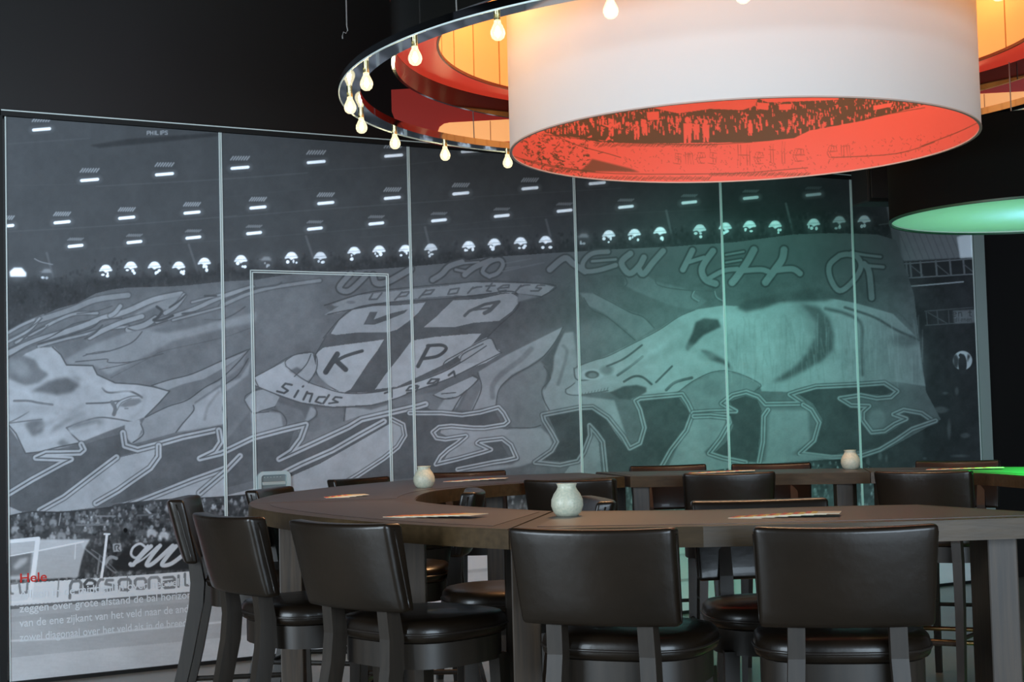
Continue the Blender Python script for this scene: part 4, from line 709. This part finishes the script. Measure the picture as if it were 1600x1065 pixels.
_g = lamp('green_lamp_light', 'AREA', (GC[0], GC[1], 2.354+.30), 6, (.30, 1, .34), 1.36, target=(GC[0], GC[1], 0)); _g.data.shape = 'DISK'
lamp('cyan_lamp_light', 'POINT', (GC[0], GC[1], 2.354+.24), 6.5, (.26, .55, 1), radius=.1)
lamp('green_spotlight', 'SPOT', (2.60, 8.73, 2.34), 88, (.06, 1, .62), target=wp(5.15, 1.5), radius=.04, angle=math.radians(92), blend=1)
lamp('green_table_spotlight', 'SPOT', (2.85, 7.6, 2.30), 480, (.01, 1, .10), target=(2.62, 6.75, 1.07), radius=.05, angle=math.radians(48), blend=.5)

# loudspeaker and cables under the ceiling
root = empty('loudspeaker', 'small black loudspeaker hanging at the left of the green lamp', 'speaker', (2.16, 8.75, 2.56), math.radians(12))
bm = bmesh.new(); box(bm, (0, 0, .12), (.26, .22, .26), 0, .012); obj('cabinet', bm, M['black'], root)
bm = bmesh.new(); box(bm, (0, -.113, .12), (.22, .008, .22), 0, .003); obj('grille', bm, mat('black_speaker_grille', (.02, .02, .02), .7, bump=((200, 200, 200), .6, .002)), root)
bm = bmesh.new(); tube(bm, [(0, 0, .25), (0, 0, 2.38)], .008, 8); obj('mounting_rod', bm, M['black'], root)
def cable(x, y, z, lab):
    r = empty('hanging_wire', lab, 'wire', (x, y, z))
    bm = bmesh.new(); tube(bm, [(0, 0, .02), (0, 0, 5-z)], .003, 6); obj('strand', bm, M['wire'], r)
    bm = bmesh.new(); tube(bm, [(.0, 0, .02), (.004, 0, .0), (-.004, 0, -.012), (-.014, 0, -.006), (-.019, 0, -.022), (-.018, 0, -.035)], .0028, 6); obj('hook', bm, M['wire'], r)
cable(-.66, 6.3, 3.01, 'thin grey wire ending in a hook left of the chandelier, against black wall'); 

# ================================================================ tables
TZ, TT = 1.075, .052
def table(label, outer, inner, legs, group='segments of the bar table ring', loc=None, inset=.075, grain=True):
    poly = outer+inner[::-1]; cx = sum(p[0] for p in poly)/len(poly); cy = sum(p[1] for p in poly)/len(poly)
    r = empty('bar_table', label, 'table', (cx, cy, 0), 0, group)
    P = [(x-cx, y-cy) for x, y in poly]
    bm = bmesh.new(); prism(bm, P, TZ-TT, TZ, .003); obj('tabletop', bm, M['oak'], r)
    # inlay: strip between offset curves
    def res(L, n=24):
        L = [Vector(p) for p in L]; d = [0]
        for a, b in zip(L, L[1:]): d.append(d[-1]+(b-a).length)
        out = []
        for i in range(n+1):
            t = d[-1]*i/n; k = max(j for j in range(len(d)) if d[j] <= t+1e-9); k = min(k, len(L)-2); f = (t-d[k])/(d[k+1]-d[k]); out.append(L[k].lerp(L[k+1], f))
        return out
    A_, B_ = res(outer), res(inner); n = len(A_); L1, L2 = [], []
    tot = (sum((a-b).length for a, b in zip(A_, A_[1:])))
    e = max(1, int(round(.05/(tot/(n-1)))))
    for a, b in zip(A_[e:n-e], B_[e:n-e]):
        w = (b-a).length; L1.append(a.lerp(b, inset/w)); L2.append(b.lerp(a, inset/w))
    Q = [(p.x-cx, p.y-cy) for p in L1+L2[::-1]]
    bm = bmesh.new(); prism(bm, Q, TZ-.002, TZ+.0012); obj('inlay', bm, M['inlay'], r)
    for (x, y, *s) in legs:
        sx, sy = (s[0], s[1]) if s else (.078, .078); bm = bmesh.new(); box(bm, (x-cx, y-cy, (TZ-TT)/2), (sx, sy, TZ-TT), 0, .004); obj('leg', bm, M['oakleg'], r)
    return r
CM = lambda L, k=4: [tuple(p) for p in cr(L, False, k)]
table('straight oak bar table nearest the camera, its right end cut at an angle', [(1.46, 3.875), (1.05, 3.835), (.47, 3.85), (-.02, 3.93)], [(1.19, 4.52), (.95, 4.545), (.55, 4.53), (.115, 4.66)], [(1.255, 4.03, .078, .16), (.02, 4.17), (.16, 4.5), (1.06, 4.4)])
table('curved oak bar table segment at the left front with dark inlaid top', CM([(-.022, 3.932), (-.2, 4.11), (-.40, 4.35), (-.567, 4.60), (-.70, 4.83), (-.82, 5.07), (-.93, 5.35), (-.985, 5.6)]), CM([(.112, 4.664), (.02, 4.79), (-.09, 4.95), (-.19, 5.10), (-.27, 5.25), (-.325, 5.38), (-.36, 5.5), (-.37, 5.6)]), [(-.79, 5.34), (-.33, 4.83), (.0, 4.42), (-.45, 5.45)])
table('curved oak bar table segment at the left rear, reaching to the wall side', CM([(-.985, 5.602), (-1.01, 5.85), (-1.0, 6.3), (-.9, 6.75), (-.72, 7.2), (-.5, 7.55), (-.2, 7.8), (.34, 7.93)]), CM([(-.37, 5.602), (-.375, 5.85), (-.35, 6.15), (-.28, 6.38), (-.1, 6.66), (.02, 6.78), (.2, 6.98), (.52, 7.26)]), [(.40, 7.45), (-.85, 5.75), (-.5, 6.35), (-.6, 7.2), (-.1, 7.0), (.26, 7.75)])
table('dark bar table segment at the rear centre with a white candle jar', [(.42, 7.97), (1.0, 7.78), (1.72, 7.55)], [(.545, 7.235), (1.05, 7.14), (1.63, 7.0)], [(.60, 7.33), (.52, 7.8), (1.53, 7.12), (1.62, 7.45)])
table('bar table segment at the rear right, washed in green light', CM([(1.722, 7.549), (2.2, 7.32), (2.55, 6.95), (2.72, 6.4), (2.76, 5.95)]), CM([(1.633, 6.999), (1.86, 6.86), (2.0, 6.62), (2.06, 6.35), (2.09, 6.02)]), [(1.72, 7.12), (1.85, 7.35), (2.12, 6.12), (2.65, 6.1), (2.5, 6.85)])

# ================================================================ chairs
def seat_outline(hw, y0, y1, n=32, p=3.2):
    out = []
    for i in range(n):
        t = 2*PI*i/n; c, s = math.cos(t), math.sin(t); q = p if s < 0 else 2.6
        r = (abs(c)**q+abs(s)**q)**(-1/q); out.append((hw*c*r*(1 if s < 0 else 1), (y0+y1)/2+(y1-y0)/2*s*r))
    return out
def ringed(bm, rings):
    vs = [[bm.verts.new(p) for p in r] for r in rings]; n = len(vs[0])
    for a, b in zip(vs, vs[1:]):
        for k in range(n): bm.faces.new((a[k], a[(k+1) % n], b[(k+1) % n], b[k]))
    bm.faces.new(vs[0][::-1]); bm.faces.new(vs[-1]); bmesh.ops.recalc_face_normals(bm, faces=bm.faces)
def make_chair():
    r = empty('bar_chair', 'x', 'chair', (0, 0, 0))
    ol = seat_outline(.215, .03, .455); cx, cy = 0, .24
    sc = lambda f, z: [(x*f, cy+(y-cy)*f, z) for x, y in ol]
    bm = bmesh.new(); ringed(bm, [sc(.93, .760), sc(.985, .766), sc(1, .778), sc(1.0, .792), sc(.985, .806), sc(.94, .816), sc(.8, .822), sc(.5, .826), sc(.15, .827)])
    st = obj('seat', bm, M['leather'], r, True)
    bm = bmesh.new(); tube(bm, sc(1.003, .785)+[sc(1.003, .785)[0]], .004, 6, False); obj('piping', bm, M['piping'], st, True)
    bm = bmesh.new(); ringed(bm, [sc(.92, .690), sc(.925, .690), sc(.925, .758), sc(.9, .759)]); obj('seat_frame', bm, M['chairwood'], r, True, 35)
    bm = bmesh.new(); W, H, T = .42, .235, .056; bmesh.ops.create_cube(bm, size=1); bmesh.ops.scale(bm, vec=(W, T, H), verts=bm.verts)
    bmesh.ops.bevel(bm, geom=list(bm.edges), offset=.013, segments=3, affect='EDGES', profile=.55)
    for k in range(1, 14): bmesh.ops.bisect_plane(bm, geom=list(bm.verts)+list(bm.edges)+list(bm.faces), plane_co=(-W/2+W*k/14, 0, 0), plane_no=(1, 0, 0))
    for k in range(1, 6): bmesh.ops.bisect_plane(bm, geom=list(bm.verts)+list(bm.edges)+list(bm.faces), plane_co=(0, 0, -H/2+H*k/6), plane_no=(0, 0, 1))
    for v in bm.verts:
        x, y, z = v.co; u = x/(W/2); t = (z+H/2)/H
        pillow = .006*(1-u**4)*(1-(2*t-1)**4)*(1 if y > 0 else -1)
        x2 = x*(.955+.045*t); y2 = y*(.8+.25*t)+pillow+.032*u*u-.030-.055*(t-.0); z2 = .855+H*t+(.004*u*u if t > .5 else 0)
        v.co = (x2, y2, z2)
    bk = obj('backrest', bm, M['leather'], r, True)
    for sx in (-1, 1):
        pts = []; bm = bmesh.new()
        for i in range(9):
            t = i/8; pts.append((sx*(.9555+.045*t)*.2085, .032-.030-.055*t+.0-.0*t, .868+(H-.026)*t))
        tube(bm, pts, .0035, 6); obj('piping', bm, M['piping'], bk, True)
    for sx in (-1, 1):
        bm = bmesh.new(); bar(bm, [((sx*.150, -.150, 0), .015, .020), ((sx*.142, -.095, .25), .016, .022), ((sx*.132, -.035, .50), .018, .024), ((sx*.122, .004, .70), .020, .026), ((sx*.118, .010, .78), .020, .026), ((sx*.116, -.002, .87), .020, .022), ((sx*.115, -.030, .98), .018, .010)])
        obj('leg', bm, M['chairwood'], r)
        bm = bmesh.new(); bar(bm, [((sx*.178, .405, 0), .014, .014), ((sx*.165, .385, .4), .018, .018), ((sx*.158, .375, .70), .021, .021)]); obj('leg', bm, M['chairwood'], r)
        bm = bmesh.new(); tube(bm, [(sx*.137, -.060, .38), (sx*.165, .388, .38)], .010, 8); obj('stretcher', bm, M['chairwood'], r)
    bm = bmesh.new(); tube(bm, [(-.167, .392, .30), (.167, .392, .30)], .011, 10); obj('footrest', bm, M['brass'], r, True, 40)
    bm = bmesh.new(); tube(bm, [(-.138, -.065, .36), (.138, -.065, .36)], .010, 8); obj('stretcher', bm, M['chairwood'], r)
    return r
chair0 = make_chair()
def copy_tree(o, parent=None):
    c = o.copy(); COL.objects.link(c); c.parent = parent
    for ch in list(o.children): copy_tree(ch, c)
    return c
CH = [  # x, y, heading, label
    (-1.22, 5.86, 3, 'black leather bar chair seen from its side, leftmost of all the chairs'),
    (-.832, 4.65, 35, 'black leather bar chair second from the left in the near row, back turned'),
    (-.435, 4.18, 46, 'black leather bar chair third from the left, beside the curved table edge'),
    (.20, 3.72, 68, 'black leather bar chair with its back right below the near white jar'),
    (.765, 3.58, 82, 'large black leather bar chair back at the lower right, nearest the camera'),
    (.745, 4.63, -90, 'black bar chair facing the camera just beyond the straight near table'),
    (.255, 6.70, 68, 'black bar chair seen from behind above the near white jar, inside the ring'),
    (.98, 7.02, 86, 'bar chair with bluish sheen on its back, tucked to the rear centre table'),
    (1.78, 6.60, 60, 'very dark bar chair back at the right, tucked to the green lit table'),
    (-.73, 7.48, -35, 'bar chair at the wall side of the left rear curve, right of the door lock'),
    (-1.0, 6.50, -13, 'bar chair below the steel door lock with only its top above the table'),
    (-.24, 8.02, -72, 'bar chair at the wall side behind the rear left candle jar'),
    (.83, 8.20, -85, 'bar chair at the wall side behind the joint of the two rear tables'),
    (1.355, 8.06, -98, 'bar chair at the wall side just left of the rear candle jar'),
    (2.235, 7.72, -115, 'bar chair at the wall side right of the rear candle jar, by green table'),
    (-.23, 5.85, 180, 'bar chair inside the ring tucked to the left rear curve, seen edge on'),
    (.205, 4.98, 186, 'bar chair inside the ring seen edge on just right of the near white jar'),
]
for i, (x, y, h, lab) in enumerate(CH):
    c = chair0 if i == 0 else copy_tree(chair0)
    c.location = (x, y, 0); c.rotation_euler = (0, 0, math.radians(h-90)); c['label'] = lab; c['group'] = 'bar chairs around the table ring'

# ================================================================ candle jars and cards
def vase(x, y, lab, first=[None]):
    if first[0] is None:
        r = empty('candle_jar', lab, 'candle holder', (x, y, TZ), 0, 'white candle jars on the bar tables')
        bm = bmesh.new(); lathe(bm, [(.001, .0), (.030, .0), (.040, .012), (.0465, .030), (.0455, .048), (.038, .065), (.030, .076), (.0265, .084), (.028, .090), (.030, .094), (.026, .094), (.023, .084), (.034, .062), (.040, .045), (.040, .03), (.034, .014), (.001, .010)], 40); j = obj('jar', bm, M['vase'], r, True)
        bm = bmesh.new(); lathe(bm, [(.001, .0105), (.018, .0105), (.018, .04), (.001, .04)], 20); obj('candle', bm, M['wax'], r, True, 40); first[0] = r; return r
    c = copy_tree(first[0]); c.location = (x, y, TZ); c['label'] = lab; c.rotation_euler = (0, 0, x*3); return c
vase(.147, 4.401, 'white crackled candle jar on the near straight table, largest of the three')
vase(-.394, 6.562-.01, 'white crackled candle jar on the left rear curved table')
vase(1.63, 7.40, 'white crackled candle jar on the rear centre table, farthest of the three')
def card_mesh():
    bm = bmesh.new(); s = .092; t = .0012
    v = [[bm.verts.new((x, y, z)) for x, y in ((0, 0), (s*.16, 0), (s*.34, 0), (s, 0), (s, s), (s*.34, s), (s*.16, s), (0, s))] for z in (0, t)]
    def side(a): return (v[a][0], v[a][1], v[a][6], v[a][7]), (v[a][1], v[a][2], v[a][5], v[a][6]), (v[a][2], v[a][3], v[a][4], v[a][5])
    for a in (0, 1):
        for k, f in enumerate(side(a)):
            fc = bm.faces.new(f if a else f[::-1]); fc.material_index = [1, 2, 0][k]
    for k in range(8): bm.faces.new((v[0][k], v[0][(k+1) % 8], v[1][(k+1) % 8], v[1][k]))
    bmesh.ops.recalc_face_normals(bm, faces=bm.faces); me = bpy.data.meshes.new('menu_card'); bm.to_mesh(me); bm.free()
    for m in (M['card'], M['cardred'], M['cardyellow']): me.materials.append(m)
    return me
CM0 = card_mesh(); ORD = ['first', 'second', 'third', 'fourth', 'fifth', 'sixth', 'seventh', 'eighth']
for (x0, y0, x1, y1, n, rz, where) in [(-.40, 4.56, -.21, 4.43, 7, -.75, 'the fan of cards at the left front curve'), (.57, 4.11, .77, 4.08, 7, -.45, 'the red edged fan on the near straight table'),
                                       (-.73, 5.84, -.66, 5.90, 4, .2, 'the small fan below the steel door lock'), (-.34, 7.14, -.14, 7.18, 6, -.3, 'the fan behind the left rear candle jar'),
                                       (.83, 7.38, 1.06, 7.33, 6, -.3, 'the fan on the rear centre table'), (1.90, 7.05, 2.12, 6.90, 6, -.4, 'the fan on the green lit table')]:
    for k in range(n):
        f = k/(n-1); o = add('menu_card', CM0); o.location = (x0+(x1-x0)*f, y0+(y1-y0)*f, TZ+.0014+.00135*k); o.rotation_euler = (0, 0, rz+.03*k)
        tag(o, '%s card from the left in %s' % (ORD[k], where), 'card', 'cards in '+where)
